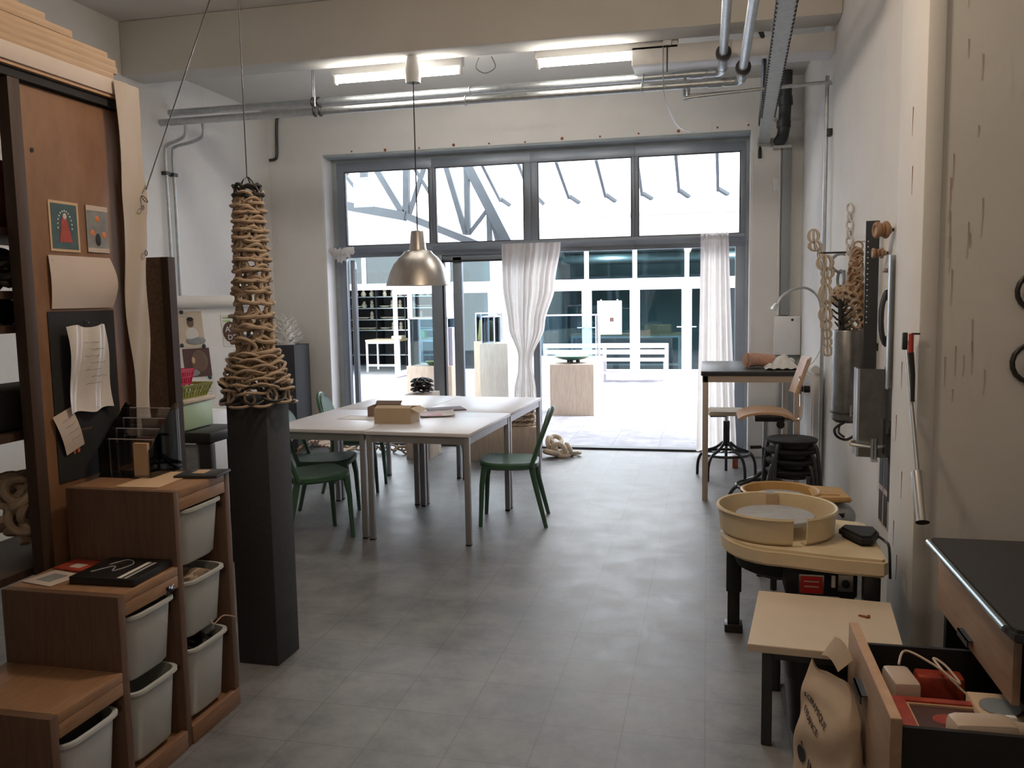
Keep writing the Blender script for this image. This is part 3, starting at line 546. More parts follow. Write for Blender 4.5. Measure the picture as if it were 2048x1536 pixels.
openbox('cardboard_box',(-2.155,5.64,.745),.27,.20,.105,math.radians(2),'card_brown','open brown cardboard box on the front right white table',[((-.13,-.10,.105),(.13,-.04,.109),.25,'X',(0,-.10,.105)),((.135,-.1,.105),(.195,.1,.109),.5,'Y',(.135,0,.105))])
openbox('cardboard_tray',(-2.36,5.93,.745),.22,.16,.075,math.radians(4),'card_dark','darker open cardboard tray behind the brown cardboard box',[((-.1,.075,.075),(.1,.125,.079),.5,'X',(0,.08,.075))])
def sheet(name,p,w,l,rz,z,m,lab,cat,h=.003,curl=0,grp=None):
    q=MB(); R=M.Translation(V((p[0],p[1],z)))@M.Rotation(rz,4,'Z')
    def f(a,b): 
        return R@V(((a-.5)*w,(b-.5)*l,h+curl*((2*a-1)**4+.5*(2*b-1)**4)))
    q.grid(f,10,10,h*.8); return q
o=thing('magazine','open printed magazine lying behind the cardboard box','magazine',(-1.98,6.05,.745))
part('page',sheet('p',(-1.98,6.02),.26,.30,.35,.748,'paper_pink','','',.004,.008),'paper_pink',o); part('picture',sheet('p',(-2.0,5.98),.14,.16,.35,.7535,'red_print','','',.002,.0),'red_print',o)
solo('dark_magazine',MB().box((-2.15,6.2,.745),(-1.86,6.42,.753),.001,rz=.5),'maroon_print','dark red magazine under the far edge of the open magazine','magazine')
o=thing('printed_sheet','pink bordered paper sheet on the front left white table','paper',(-2.52,5.78,.745))
part('paper',MB().box((-2.64,5.69,.745),(-2.36,5.89,.7465),rz=-.1),'paper_pink',o); part('border',MB().box((-2.62,5.71,.7466),(-2.38,5.87,.747),rz=-.1),'paper_white',o)
# ================= BACK OF THE ROOM, FLOOR LEVEL =================
o=solo('plywood_plinth',MB().box((-2.97,8.0,0),(-2.72,8.38,.66),.004),'plywood','narrow plywood plinth indoors behind the white tables','plinth')
def chain(name,lab,cat,links,R,r,m,group=None,k=7,n=18):      # every ring is a mesh of its own
    zz=min(c[2] for c,_,_ in links); c0=V((sum(c[0] for c,_,_ in links)/len(links),sum(c[1] for c,_,_ in links)/len(links),zz-R*.2))
    o=thing(name,lab,cat,c0,group); me=MB().torus((0,0,0),R,r,n=n,k=k).mesh('ring',m)
    for c,d,s in links: inst('ring',me,o,M.Translation(V(c))@rotto(d)@M.Scale(s,4))
    return o
rg=random.Random(11)
L=[]
for a in range(9):
    for z in range(3): t=2*PI*a/9+z*.35; L.append(((-2.845+.075*math.cos(t),8.19+.075*math.sin(t),.70+z*.045),(math.cos(t)*.4+.3*(a%2),math.sin(t)*.4,1),1))
chain('ring_sculpture','small black ring sculpture on the narrow indoor plywood plinth','sculpture',L,.04,.010,'ceramic_black')
solo('wooden_box',MB().box((-2.33,7.98,0),(-1.62,8.28,.355),.004),'plywood','low wide plywood box on the floor behind the right chair','box')
L=[]
for a in range(14):
    for z in range(4): t=2*PI*a/14+z*.22; L.append(((-1.81+.125*math.cos(t),8.12+.105*math.sin(t),.385+z*.05),(math.cos(t)*.5,math.sin(t)*.5,1),1))
o=chain('ring_basket','tan and black ring basket standing on the low wide plywood box','basket',L,.042,.011,'ceramic_tan')
for c in o.children:
    if c.matrix_local.translation.z+WP[o.name].z>.46: c.data=bpy.data.meshes.get('ring.dark') or c.data
mb=MB().torus((0,0,0),.042,.011,n=18).mesh('ring.dark','ceramic_black')
for c in o.children:
    if c.matrix_local.translation.z+WP[o.name].z>.46: c.data=mb
L=[((-1.50,8.36,.085),(1,.2,.2),1),((-1.45,8.30,.08),(.2,1,.35),1),((-1.53,8.28,.05),(.2,.3,1),1),((-1.42,8.34,.03),(.1,-.2,1),1.0),((-1.36,8.38,.075),(.8,.3,.4),.9),((-1.50,8.40,.16),(.3,-.4,.8),.95),((-1.55,8.36,.14),(.9,-.3,.2),.9),((-1.30,8.40,.03),(-.1,.2,1),.75)]
chain('ceramic_chain','pile of thick cream ceramic chain links on the threshold floor','chain',L,.062,.026,'ceramic_cream',k=9)
o=thing('rod_bundle','striped bundle of tan ceramic rods lying by the back wall','sculpture',(-4.05,8.2,0))
for k in range(26):
    t=PI*k/25; part('rod',MB().cyl((-4.20+.018*k,7.97+.06*math.sin(k),.015+.15*math.sin(t)),(-4.20+.022*k,8.35,.02+.16*abs(math.sin(t*1.0+.3))),.013,n=7),'ceramic_tan' if k%3 else 'ceramic_brown',o)
L=[((-3.78+.06*k+.02*math.sin(k*3),8.28+.05*math.sin(k*2.1),.045+.018*(k%2)),(math.sin(k*1.7),math.cos(k*2.3),.8+.3*(k%3)),1) for k in range(15)]
chain('floor_chain','long tan ceramic chain lying on the floor under the tables','chain',L,.045,.011,'ceramic_tan')
solo('white_scrap',MB().sphere((-3.95,7.9,.03),.03,(1.6,1,.9),noise=.2).sphere((-3.88,7.9,.025),.025,(1.2,1,1),noise=.2),'ceramic_white','small white ceramic scrap lying on the floor by the chairs','scrap')
# grey plinth with white coral sculpture in the left corner
solo('grey_plinth',MB().box((-4.60,8.15,0),(-4.24,8.5,1.155),.004),'charcoal_plinth','dark grey plinth in the far left corner under white coral','plinth')
o=thing('coral_sculpture','white spiky coral sculpture on the far corner plinth','sculpture',(-4.42,8.3,1.155))
part('body',MB().lathe([(0,0),(.11,0),(.10,.08),(.07,.2),(.03,.29),(0,.31)],(-4.42,8.3,1.155),14),'ceramic_white',o)
sm=MB().tube([(0,0,0),(.045,0,.01),(.085,0,.035)],.012,6,r1=.006,smooth=3).mesh('spike','ceramic_white')
for k in range(70):
    z=.02+.28*k/70; t=k*2.4; r=.10*(1-z/.36)+.005
    inst('spike',sm,o,M.Translation((-4.42+r*math.cos(t),8.3+r*math.sin(t),1.155+z))@M.Rotation(t,4,'Z')@M.Scale(1.25-.4*z/.3,4))
# curtains
def curtain(name,lab,fn,nu=90,nv=40,m='curtain_cotton'):
    return solo(name,MB().grid(fn,nu,nv),m,lab,'curtain',ang=60)
def c1(a,b):                                          # knotted curtain: b 0 top .. 1 bottom
    z=2.17-2.13*b; k=[(0,.62,-1.775),(.2,.55,-1.80),(.40,.38,-1.83),(.555,.15,-1.845),(.60,.15,-1.85),(.72,.23,-1.86),(1,.34,-1.87)]
    for p,q in zip(k,k[1:]):
        if p[0]<=b<=q[0]: t=(b-p[0])/(q[0]-p[0]); t=t*t*(3-2*t); w=p[1]+(q[1]-p[1])*t; cx=p[2]+(q[2]-p[2])*t; break
    am=.030*min(1,w/.45)+.008; d=.5+.5*math.sin(a*PI)
    return (cx+(a-.5)*w,8.62-am*math.sin(a*62+1.2*math.sin(b*5))*(.6+.4*math.sin(a*17+b*2))-.05*math.exp(-((b-.575)/.05)**2)*d,z)
o=curtain('curtain','white curtain tied in the middle between the door leaves',c1)
part('tie_band',MB().torus((-1.848,8.585,.93),.07,.012,(0,0,1),sq=(1.1,.65)),'curtain_cotton',o) if False else None
def c2(a,b):
    z=2.21-2.17*b; w=.265+.13*b**1.2; am=.028+.012*b
    return (.065+.03*b+(a-.5)*w,8.63-am*math.sin(a*34+.8*math.sin(b*3))*(.7+.3*math.sin(a*11)),z)
curtain('curtain','white curtain hanging open at the right side of the doorway',c2,70)
def c3(a,b):
    z=2.175-.17*b*(1-abs(a-.40)*1.3); return (-3.97+.27*a,8.58-.045*math.sin(a*34+b*4)*(.5+.5*(1-b))-.05*math.sin(b*PI),z+.012*math.sin(a*40))
curtain('curtain','short rolled up white curtain at the top left of the doorway',c3,50,12)
o=thing('curtain_rail','thin white curtain rail along the window transom','rail',(-1.8,8.7,2.17))
part('rail',MB().box((-3.98,8.66,2.175),(.35,8.69,2.20)),'frame_grey',o)
# ================= LEFT FOREGROUND: STEPPED STORAGE UNIT =================
FX,BX=-1.83,-2.275
o=thing('storage_unit','stained pine stepped storage unit with plastic bins at the lower left','storage unit',(-2.05,2.43,0))
steps=[(1.95,2.262,.43),(2.262,2.577,.68),(2.577,2.93,.95)]
for y0,y1,h in steps:
    part('side_panel',MB().box((BX,y0,0),(FX,y0+.032,h),.003),'pine_stain_z',o)
    part('top_board',MB().box((BX,y0+.032,h-.03),(FX,y1+(.001 if h<.9 else -.03),h),.003),'pine_top',o)
    part('front_rail',MB().box((FX-.022,y0+.032,h-.075),(FX,y1-(.0 if h<.9 else .03),h-.03),.003),'pine_top',o)
part('side_panel',MB().box((BX,2.90,0),(FX,2.932,.95),.003),'pine_stain_z',o)
for y0,y1,h in steps: part('bottom_board',MB().box((BX,y0+.032,.03),(FX-.0,y1,.055)),'pine_top',o); part('plinth_rail',MB().box((FX-.022,y0+.03,0),(FX+.004,y1,.07),.003),'pine_stain_y',o)
gm=MB()
for y,zs,s in ((2.294,(.30,.56),1),(2.577,(.30,.56),-1),(2.609,(.30,.56,.82),1),(2.90,(.30,.56,.82),-1),(1.982,(.30,),1),(2.262,(.30,),-1)):
    for z in zs: part('bin_runner',MB().box((BX+.01,y,z),(FX-.012,y+.008*s,z+.018)),'dark_wood',o)
def bin_(y0,y1,z0,z1,m,lab,grp='plastic bins in the stepped unit'):
    o=thing('storage_bin',lab,'bin',((FX+BX)/2,(y0+y1)/2,z0),grp)
    ym=(y0+y1)/2; xm=(FX+BX)/2+.02; w=(y1-y0)/2; l=.215; h=z1-z0
    def rect(s,z,ex=0):
        P=[]; 
        for k in range(28):
            a=2*PI*k/28; c,q=math.cos(a),math.sin(a)
            P.append(V((xm+abs(c)**.35*(1 if c>0 else -1)*(l*s+ex),ym+abs(q)**.35*(1 if q>0 else -1)*(w*s+ex),z)))
        return P
    q=MB(); prof=[(.80,0,0),(.85,.012,0),(.93,h-.03,0),(.935,h-.012,.0),(1.0,h-.010,0),(1.0,h,0),(.93,h,0),(.91,h-.03,0),(.83,.016,0),(.5,.012,0)]
    R=[[q.b.verts.new(p) for p in rect(s,z0+z,e)] for s,z,e in prof]
    for A,B in zip(R,R[1:]):
        for k in range(28): q.b.faces.new((A[k],A[(k+1)%28],B[(k+1)%28],B[k]))
    q.b.faces.new(R[0][::-1]); q.b.faces.new(R[-1])
    part('tub',q,m,o); return o
bin_(2.615,2.892,.655,.868,'bin_plastic','top bin of the tall column in the stepped unit')
bin_(2.615,2.892,.38,.60,'bin_plastic','middle bin of the tall column in the stepped unit')
bin_(2.615,2.892,.075,.345,'bin_plastic','bottom bin of the tall column, holding black and fur pieces')
bin_(2.30,2.57,.36,.59,'bin_plastic','upper bin of the middle column, with a glossy black object on it')
bin_(2.30,2.57,.075,.33,'bin_plastic','lower bin of the middle column in the stepped unit')
bin_(1.988,2.256,.075,.32,'clear_bin','clear bin with dark contents in the lowest step')
solo('dark_cloth',MB().box((-2.2,2.02,.19),(-1.87,2.23,.345),.04),'black_matte','dark cloth filling the clear bin of the lowest step','cloth')
L=[]
for k in range(16): L.append(((-1.90-.05*(k%4),2.66+.055*(k//4),.30+.02*rg.random()),(rg.random()-.5,rg.random()-.5,.6),1))
chain('black_rings','black ceramic rings heaped in the bottom bin of the tall column','rings',L,.032,.012,'ceramic_black')
solo('fur_piece',MB().sphere((-1.93,2.84,.345),.05,(1.1,1,.55),noise=.12),'grey_print','grey furry piece hanging over the bottom bin edge','fur')
solo('twine',MB().tube([(-1.90,2.84,.37),(-1.86,2.80,.41),(-1.84,2.79,.385),(-1.83,2.84,.40),(-1.82,2.89,.38),(-1.815,2.91,.365)],.0025,5,smooth=5),'ceramic_tan','loose end of twine over the bottom bin','twine')
solo('crumpled_paper',MB().sphere((-1.90,2.75,.575),.045,(1.0,1.9,.8),noise=.35),'ceramic_tan','crumpled tan paper in the middle bin of the tall column','paper')
o=thing('glossy_figure','glossy black lumpy object perched on the middle column bin','figure',(-1.85,2.52,.59))
part('body',MB().sphere((-1.86,2.53,.615),.036,(1,1.5,.8),n=20,noise=.25),'gloss_black',o); part('tail',MB().tube([(-1.87,2.49,.61),(-1.88,2.45,.62),(-1.88,2.40,.60)],.018,8,smooth=3,r1=.008),'gloss_black',o); part('knob',MB().sphere((-1.85,2.56,.645),.014),'gloss_black',o); 
# on the top step
o=thing('brochure_holder','clear acrylic stepped brochure holder on the top step','holder',(-2.17,2.82,.951))
t=.004
for k in range(4):
    y=2.95-.045*k; h=.24-.035*k
    part('divider',MB().box((-2.27,y,.955),(-2.06,y+t,.955+h)),'acrylic',o); part('edge_glint',MB().box((-2.27,y,.955+h),(-2.06,y+t,.958+h)),'ink_grey',o)  # pale bars on the divider tops paint in the acrylic's highlights
part('base',MB().box((-2.28,2.76,.951),(-2.05,2.96,.956)),'acrylic',o)
for x in (-2.275,-2.055):
    part('side_wall',MB().prism([(2.76,.956),(2.96,.956),(2.96,1.22),(2.93,1.22),(2.76,1.06)],x,x+.004,mt=M(((0,0,1,0),(1,0,0,0),(0,1,0,0),(0,0,0,1)))),'acrylic',o)
for k,(y,h,m,lab) in enumerate(((2.925,.20,'maroon_print','dark brown leaflets in the back pocket of the brochure holder'),(2.88,.165,'grey_print','grey leaflets in the second pocket of the brochure holder'),(2.835,.14,'maroon_print','dark leaflets in the third pocket of the brochure holder'),(2.785,.125,'paper_tan','tan card in the front pocket of the brochure holder'))):
    solo('leaflet_stack',MB().box((-2.20+.02*k,y,.957),(-2.09+.01*(k==3),y+.016,.957+h)),m,lab,'leaflets')
solo('tan_envelope',MB().box((-2.10,2.62,.951),(-1.93,2.89,.9535),rz=.05),'paper_tan','tan sheet lying flat on the top step of the unit','paper')
o=thing('dark_folder','dark grey folder with a pale stripe on the top step','folder',(-1.88,2.83,.951))
part('cover',MB().box((-1.98,2.79,.951),(-1.81,2.925,.962),.003,rz=.15),'counter_top',o); part('stripe',MB().box((-1.93,2.835,.9621),(-1.88,2.90,.9628),rz=.15),'paper_tan',o)
# on the middle step
def flatthing(name,x0,y0,x1,y1,z,h,m,lab,cat,rz=0,extra=()):
    o=thing(name,lab,cat,((x0+x1)/2,(y0+y1)/2,z)); part('cover',MB().box((x0,y0,z),(x1,y1,z+h),.002,rz=rz),m,o)
    for n,a,b,mm in extra: part(n,MB().box((a[0],a[1],z+h),(b[0],b[1],z+h+.001),rz=rz),mm,o)
    return o
o=flatthing('black_book',-2.085,2.35,-1.845,2.57,.681,.026,'black_plastic','black booklet with white doodles on the middle step of the unit','book',.04,[('white_stripe',(-1.91,2.36),(-1.895,2.53),'paper_white'),('white_stripe',(-1.885,2.36),(-1.875,2.53),'ink_grey')])
part('doodle',MB().tube([(-2.04,2.40,.7085),(-2.0,2.47,.7085),(-1.97,2.42,.7085),(-1.95,2.50,.7085),(-2.0,2.54,.7085),(-2.03,2.48,.7085)],.0018,5,smooth=5),'ink_grey',o)
part('page_block',MB().box((-2.08,2.352,.684),(-1.85,2.568,.688),rz=.04),'ink_grey',o)
flatthing('red_magazine',-2.25,2.46,-2.09,2.565,.681,.008,'red_print','red and white magazine at the back of the middle step','magazine',-.12,[('white_mark',(-2.2,2.48),(-2.15,2.52),'paper_pink')])
flatthing('printed_sheet',-2.25,2.32,-2.11,2.45,.681,.003,'paper_pink','pale sheet with a grey drawing on the middle step','paper',-.2,[('drawing',(-2.215,2.35),(-2.15,2.42),'grey_print')])
# ================= CUPBOARD WITH SLIDING DOOR =================
CX=-2.30
o=thing('cupboard','tall dark cupboard with open shelves and a brown sliding door','cupboard',(-2.53,2.0,0))
part('top_board',MB().box((-2.78,.6,2.445),(CX-.004,3.14,2.475)),'dark_wood',o); part('fascia',MB().box((CX-.004,.6,2.435),(CX+.014,3.15,2.495),.002),'paper_pink',o,'pale fascia strip')
part('fascia_lip',MB().box((CX-.02,.6,2.423),(CX+.006,3.1,2.434)),'beech',o)
part('end_panel',MB().box((-2.78,3.10,0),(CX-.02,3.13,2.445)),'dark_wood',o); part('end_panel',MB().box((-2.78,.6,0),(CX-.02,.63,2.445)),'dark_wood',o)
for z in (.10,.67,1.165,1.545,1.665,1.885): part('shelf',MB().box((-2.77,.63,z-.028),(-2.375,3.10,z)),'dark_wood',o)
d=part('sliding_door',MB().box((CX-.055,2.50,.06),(CX-.032,3.08,2.385),.002),'door_board',o)
part('door_stile',MB().box((CX-.058,2.492,.06),(CX-.012,2.545,2.39),.003),'dark_wood',d); part('door_stile',MB().box((CX-.058,3.05,.06),(CX-.02,3.095,2.385),.003),'pine_stain_z',d)
part('finger_hole',MB().cyl((CX-.034,2.60,2.16),(CX-.029,2.60,2.16),.008,n=12),'black_plastic',d)
part('door_track',MB().box((CX-.06,.63,2.39),(CX-.01,3.1,2.42)),'black_matte',o)
DX=CX-.030
def pinned(name,y0,z0,y1,z1,m,lab,cat,tilt=0,th=.002,lift=0):
    o=thing(name,lab,cat,(DX,(y0+y1)/2,min(z0,z1))); part('sheet',MB().box((DX+lift,y0,z0),(DX+lift+th,y1,z1),rot=M.Rotation(tilt,4,'X')),m,o); return o
o=pinned('postcard',2.665,1.82,2.795,1.985,'teal_print','dark teal postcard of a red robed figure ringed by white dots','postcard')
part('border',MB().box((DX-.0005,2.655,1.81),(DX+.001,2.805,1.995)),'paper_tan',o)
c=V((DX+.003,2.73,1.89))
part('robe',MB().prism([(2.70,1.845),(2.765,1.845),(2.745,1.92),(2.735,1.945),(2.725,1.945),(2.712,1.92)],DX+.002,DX+.003,mt=M(((0,0,1,0),(1,0,0,0),(0,1,0,0),(0,0,0,1)))),'red_print',o); part('face',MB().sphere((DX+.003,2.731,1.94),.010,(.2,1,1.2),n=10),'paper_pink',o)
me=MB().sphere((0,0,0),.0035,(.3,1,1),n=8).mesh('white_dot','paper_white')
for k in range(13):
    a=-.55*PI+(k/12)*1.1*PI+PI/2; inst('white_dot',me,o,M.Translation((DX+.0025,2.731+.036*math.cos(a),1.905+.055*math.sin(a))))
o=pinned('postcard',2.845,1.815,2.965,1.995,'grey_print','grey blue postcard with orange marks and white edges','postcard')
for z0,z1 in ((1.815,1.832),(1.975,1.995)): part('white_edge',MB().box((DX+.002,2.845,z0),(DX+.003,2.965,z1)),'paper_pink',o)
for y,z,h in ((2.905,1.945,.02),(2.875,1.89,.022),(2.94,1.885,.022)): part('orange_mark',MB().sphere((DX+.002,y,z),.012,(.15,1,h/.02),n=10),'orange_print',o)
part('dark_mark',MB().sphere((DX+.002,2.905,1.865),.017,(.12,1,1.5),n=10),'counter_top',o)
o=thing('wall_chart','large blank paper chart pinned on the brown sliding door','paper',(DX,2.8,1.6))
part('sheet',MB().grid(lambda a,b:(DX+.003+.022*math.sin(b*PI)*(.3+a*.7),2.635+.325*a+.012*math.sin(b*PI)*a,1.795-.195*b),12,12,.0012),'paper_pink',o)
for k in range(8): part('ink_mark',MB().box((DX+.0065,2.645,1.775-.018*k),(DX+.0075,2.66,1.777-.018*k)),'ink_grey',o)
o=pinned('poster',2.615,.955,2.965,1.59,'black_matte','black poster with small orange flames on the lower sliding door','poster')
for y,z,h in ((2.700,1.075,.024),(2.722,1.07,.016)): part('flame',MB().sphere((DX+.002,y,z),.008,(.2,1,h/.008),n=10),'orange_print',o)
part('dim_stripe',MB().box((DX+.002,2.70,1.135),(DX+.003,2.80,1.142)),'maroon_print',o)
o=thing('plastic_sleeve','crumpled clear sleeve with a written sheet hanging on black poster','paper',(DX,2.78,1.2))
part('sheet',MB().grid(lambda a,b:(DX+.026+.010*math.sin(a*11+b*2.5)*(1-.3*b)+.008*math.sin(b*6),2.672+.215*a+.012*b*(a-.2)+(.02 if b>.0 else .04)*math.sin(a*3)*.2,1.532-.325*b+.006*math.sin(a*9)),26,26,.001),'plastic_sleeve',o)
for k in range(7): part('ink_line',MB().tube([(DX+.046,2.735+.03*(k%2)+.02*j,1.47-.026*k+.002*math.sin(j*3+k)) for j in range(5)],.0008,4),'ink',o)
part('pin',MB().cyl((DX,2.80,1.55),(DX+.02,2.80,1.545),.004,n=8),'steel',o)
o=thing('note','small tilted handwritten note below the clear sleeve','paper',(DX,2.66,1.06))
part('sheet',MB().grid(lambda a,b:(DX+.008+.008*math.sin(b*3),2.595+.095*a+.055*b,1.205+.028*a-.15*b),8,8,.001),'paper_pink',o)
for k in range(4): part('ink_line',MB().tube([(DX+.019,2.635+.012*k+.012*j,1.185-.025*k+.004*j+.002*math.sin(j*2)) for j in range(5)],.0007,4),'ink_grey',o)
# canvas strip over the end of the cupboard, and the wire that pulls it
def cv(a,b):
    z=2.49-1.42*b; f=.03*math.sin(b*9+a*3)+.02*math.sin(b*17)
    y=2.985+.155*a+.015*b*(1-a)-.045*b*a+.006*math.sin(b*8+a); p=math.exp(-((b-.31)/.06)**2)+math.exp(-((b-.44)/.04)**2)*.5
    return (CX+.022+.007*math.sin(a*5+b*7)+.010*math.sin((a+b*2.2)*8)*b+.008*p*a,y+.008*p*(a-.4),z)
solo('canvas_strip',MB().grid(cv,18,70,.002),'canvas_cloth','long beige canvas strip hanging at the end of the cupboard','cloth',ang=70)
o=thing('tension_wire','thin wire with hook running from canvas strip up to the ceiling','wire',(-2.24,3.1,2.03))
part('wire',MB().tube([(-2.25,3.11,2.08),(-2.40,3.9,3.1),(-2.62,4.4,3.893)],.003,6),'dark_metal',o)
part('hook',MB().torus((-2.253,3.10,2.04),.011,.002,(0,1,0),n=16,sq=(.5,1.7)),'dark_metal',o); part('eyelet',MB().torus((-2.255,3.09,2.005),.009,.002,(1,.3,0)),'dark_metal',o); part('eyelet',MB().torus((-2.25,3.085,1.82),.011,.002,(1,.3,0)),'dark_metal',o)
# planks on top of the cupboard
pr=random.Random(5)
rows=[(2.497,[(3.02,-2.30),(3.02,-2.42),(3.02,-2.54),(3.0,-2.66)]),(2.525,[(3.05,-2.305),(3.02,-2.425),(3.01,-2.55)]),(2.553,[(3.05,-2.31),(3.0,-2.43),(3.0,-2.55)]),(2.581,[(3.03,-2.33),(2.98,-2.45),(2.97,-2.56)]),(2.609,[(2.84,-2.33),(2.86,-2.44),(2.86,-2.56)]),(2.637,[(2.72,-2.34),(2.76,-2.45)]),(2.665,[(2.62,-2.36),(2.66,-2.47)])]
for ri,(z,ls) in enumerate(rows):
    for y1,x in ls:
        solo('pine_plank',MB().box((x-.11,.9,z),(x,y1,z+.027),.002),'plank_pine','rough pine plank in the stack on top of the cupboard','plank','pine planks stacked on the cupboard')
# things inside the cupboard
solo('dark_bag',MB().sphere((-2.58,2.70,2.02),.14,(.9,1.1,.95),noise=.12),'dark_red_cloth','dark red lumpy bag on the top cupboard shelf','bag')
L=[((-2.60+.05*(k%5)+.02*rg.random(),2.50+.065*(k//5)+.02*rg.random(),1.70+.035*(k%3)+.02*rg.random()),(rg.random()-.5,rg.random()-.5,rg.random()),1) for k in range(30)]
chain('black_ring_pile','heap of black ceramic rings on an upper cupboard shelf','rings',L,.036,.014,'ceramic_black')
L=[((-2.48,2.60,1.735),(.3,-.5,.9),1),((-2.45,2.65,1.75),(-.8,.3,.4),1),((-2.47,2.56,1.705),(.4,.4,.8),1),((-2.43,2.62,1.71),(-.6,-.6,.4),1)]
chain('tan_ring_cluster','few tan ceramic rings in front of the black ring heap','rings',L,.032,.011,'ceramic_tan')
for k,(x,y,r) in enumerate(((-2.50,2.52,.055),(-2.55,2.66,.05),(-2.52,2.80,.035))):
    solo('dark_pot',MB().sphere((x,y,1.546+r*.9),r,(1,1.3,.95),noise=.06),'ceramic_black',('round black pot at the left on the narrow cupboard shelf','black pot in the middle of the narrow cupboard shelf','low black lump at the right end of the narrow cupboard shelf')[k],'pot')
solo('dark_crate',MB().box((-2.72,2.44,1.167),(-2.42,2.92,1.31),.02),'black_matte','dark crate on the cupboard shelf behind the sleeve','crate')
L=[]
for k in range(46):
    a=k*.9; L.append(((-2.53+.085*math.cos(a)+.05*rg.random(),2.53+.26*((k*7)%46)/46,740e-3+.235*rg.random()*(1-.3*abs(((k*7)%46)/46-.5))),(rg.random()-.5,rg.random()-.5,rg.random()*.9),1))
chain('ceramic_chain','heap of thick tan ceramic chain at the bottom of the cupboard','chain',L,.05,.0155,'ceramic_tan',k=8)
# board standing behind the canvas
o=thing('chipboard_panel','brown chipboard panel standing upright behind the canvas strip','board',(-2.36,3.33,0))
part('face_board',MB().box((-2.44,3.30,0),(-2.315,3.34,1.815)),'chipboard',o); part('edge_strip',MB().box((-2.335,3.296,0),(-2.298,3.345,1.815)),'dark_wood',o)
# ================= DARK PLINTH WITH HANGING RING SCULPTURE =================
GX,GY=-1.943,3.375
solo('display_plinth',MB().box((GX-.097,GY-.097,0),(GX+.097,GY+.097,1.19),.003,rz=-.02),'charcoal_plinth','tall dark grey plinth under the hanging ring sculpture','plinth')
o=thing('ring_sculpture','tall tan ceramic ring column hanging on a wire over the dark plinth','sculpture',(GX,GY,1.2))
part('wire',MB().cyl((GX,GY,2.15),(GX,GY,3.9),.0025,n=6),'dark_metal',o)
part('hanger',MB().tube([(GX-.045,GY,2.07),(GX-.03,GY,2.12),(GX,GY,2.15),(GX+.03,GY,2.12),(GX+.045,GY,2.07)],.003,6,smooth=4),'dark_metal',o); part('hanger',MB().tube([(GX,GY-.045,2.07),(GX-.005,GY-.02,2.13),(GX,GY,2.15),(GX,GY+.02,2.13),(GX,GY+.045,2.07)],.003,6,smooth=4),'dark_metal',o)
# a link: a wavy closed ring; seen from outside its lower arc reads as a U
def link(R,r,m,nm): 
    n=22; return MB().tube([(R*math.cos(2*PI*i/n),R*.72*math.sin(2*PI*i/n),-.34*R*math.cos(4*PI*i/n)+.18*R*math.sin(2*PI*i/n)) for i in range(n)],r,7,closed=True).mesh(nm,m)
lt=link(.040,.0072,'ceramic_tan','ring'); lb=link(.034,.008,'ceramic_black','ring_black')
z=2.085; row=0; cnt=0
while z>1.40:
    f=(2.085-z)/.68; R0=.050+.026*f**1.2; nl=6; sc=1.0+.32*f
    for k in range(nl):
        a=2*PI*(k+.5*(row%2))/nl+.12*row+.15*rg.random(); me=lb if row==0 else lt
        d=V((math.cos(a),math.sin(a),0)); tl=(1.30 if (row+k)%2 else .95)+.2*(rg.random()-.5)+.2*math.sin(row*1.7+k)*f
        mt=M.Translation((GX+R0*d.x,GY+R0*d.y,z+.012*(rg.random()-.5)))@M.Rotation(a+PI/2,4,'Z')@M.Rotation(tl,4,'X')@M.Rotation((rg.random()-.5)*.5*f,4,'Y')@M.Scale(sc,4)
        inst('ring',me,o,mt); cnt+=1
    z-=.034+.026*f; row+=1
big=link(.070,.0068,'ceramic_tan','loop'); bigb=link(.060,.0068,'ceramic_black','loop_black')
st=MB()
for q in range(46):
    lev=q/46; a=q*2.399; rr_=.055+.062*lev; zz=1.405-.175*lev+.015*rg.random()
    mt=M.Translation((GX+rr_*math.cos(a),GY+rr_*math.sin(a),zz))@M.Rotation(a+PI/2,4,'Z')@M.Rotation(.18+.28*rg.random()+.25*lev,4,'X')@M.Rotation((rg.random()-.5)*.5,4,'Y')
    if cnt<100: inst('ring',big,o,mt); cnt+=1
    else: t=bmesh.new(); t.from_mesh(big); bmesh.ops.transform(t,matrix=mt,verts=t.verts); st.add(t)
part('skirt_rings',st,'ceramic_tan',o,kind='stuff')
for nm,mt_,off,lab in (('hem_rings','ceramic_black',.2,'black rings at the hem'),('hem_loops','ceramic_tan',.46,'large open tan loops at the hem')):
    st=MB()
    for q in range(9):
        a=2*PI*q/9+off; mt=M.Translation((GX+.140*math.cos(a),GY+.140*math.sin(a),1.205+.006*(q%3)))@M.Rotation(a+PI/2,4,'Z')@M.Rotation(1.15+.2*(q%2),4,'X')@M.Scale(.95 if nm=='hem_loops' else .85,4); t=bmesh.new(); t.from_mesh(big if nm=='hem_loops' else bigb); bmesh.ops.transform(t,matrix=mt,verts=t.verts); st.add(t)
    part(nm,st,mt_,o,lab,kind='stuff')
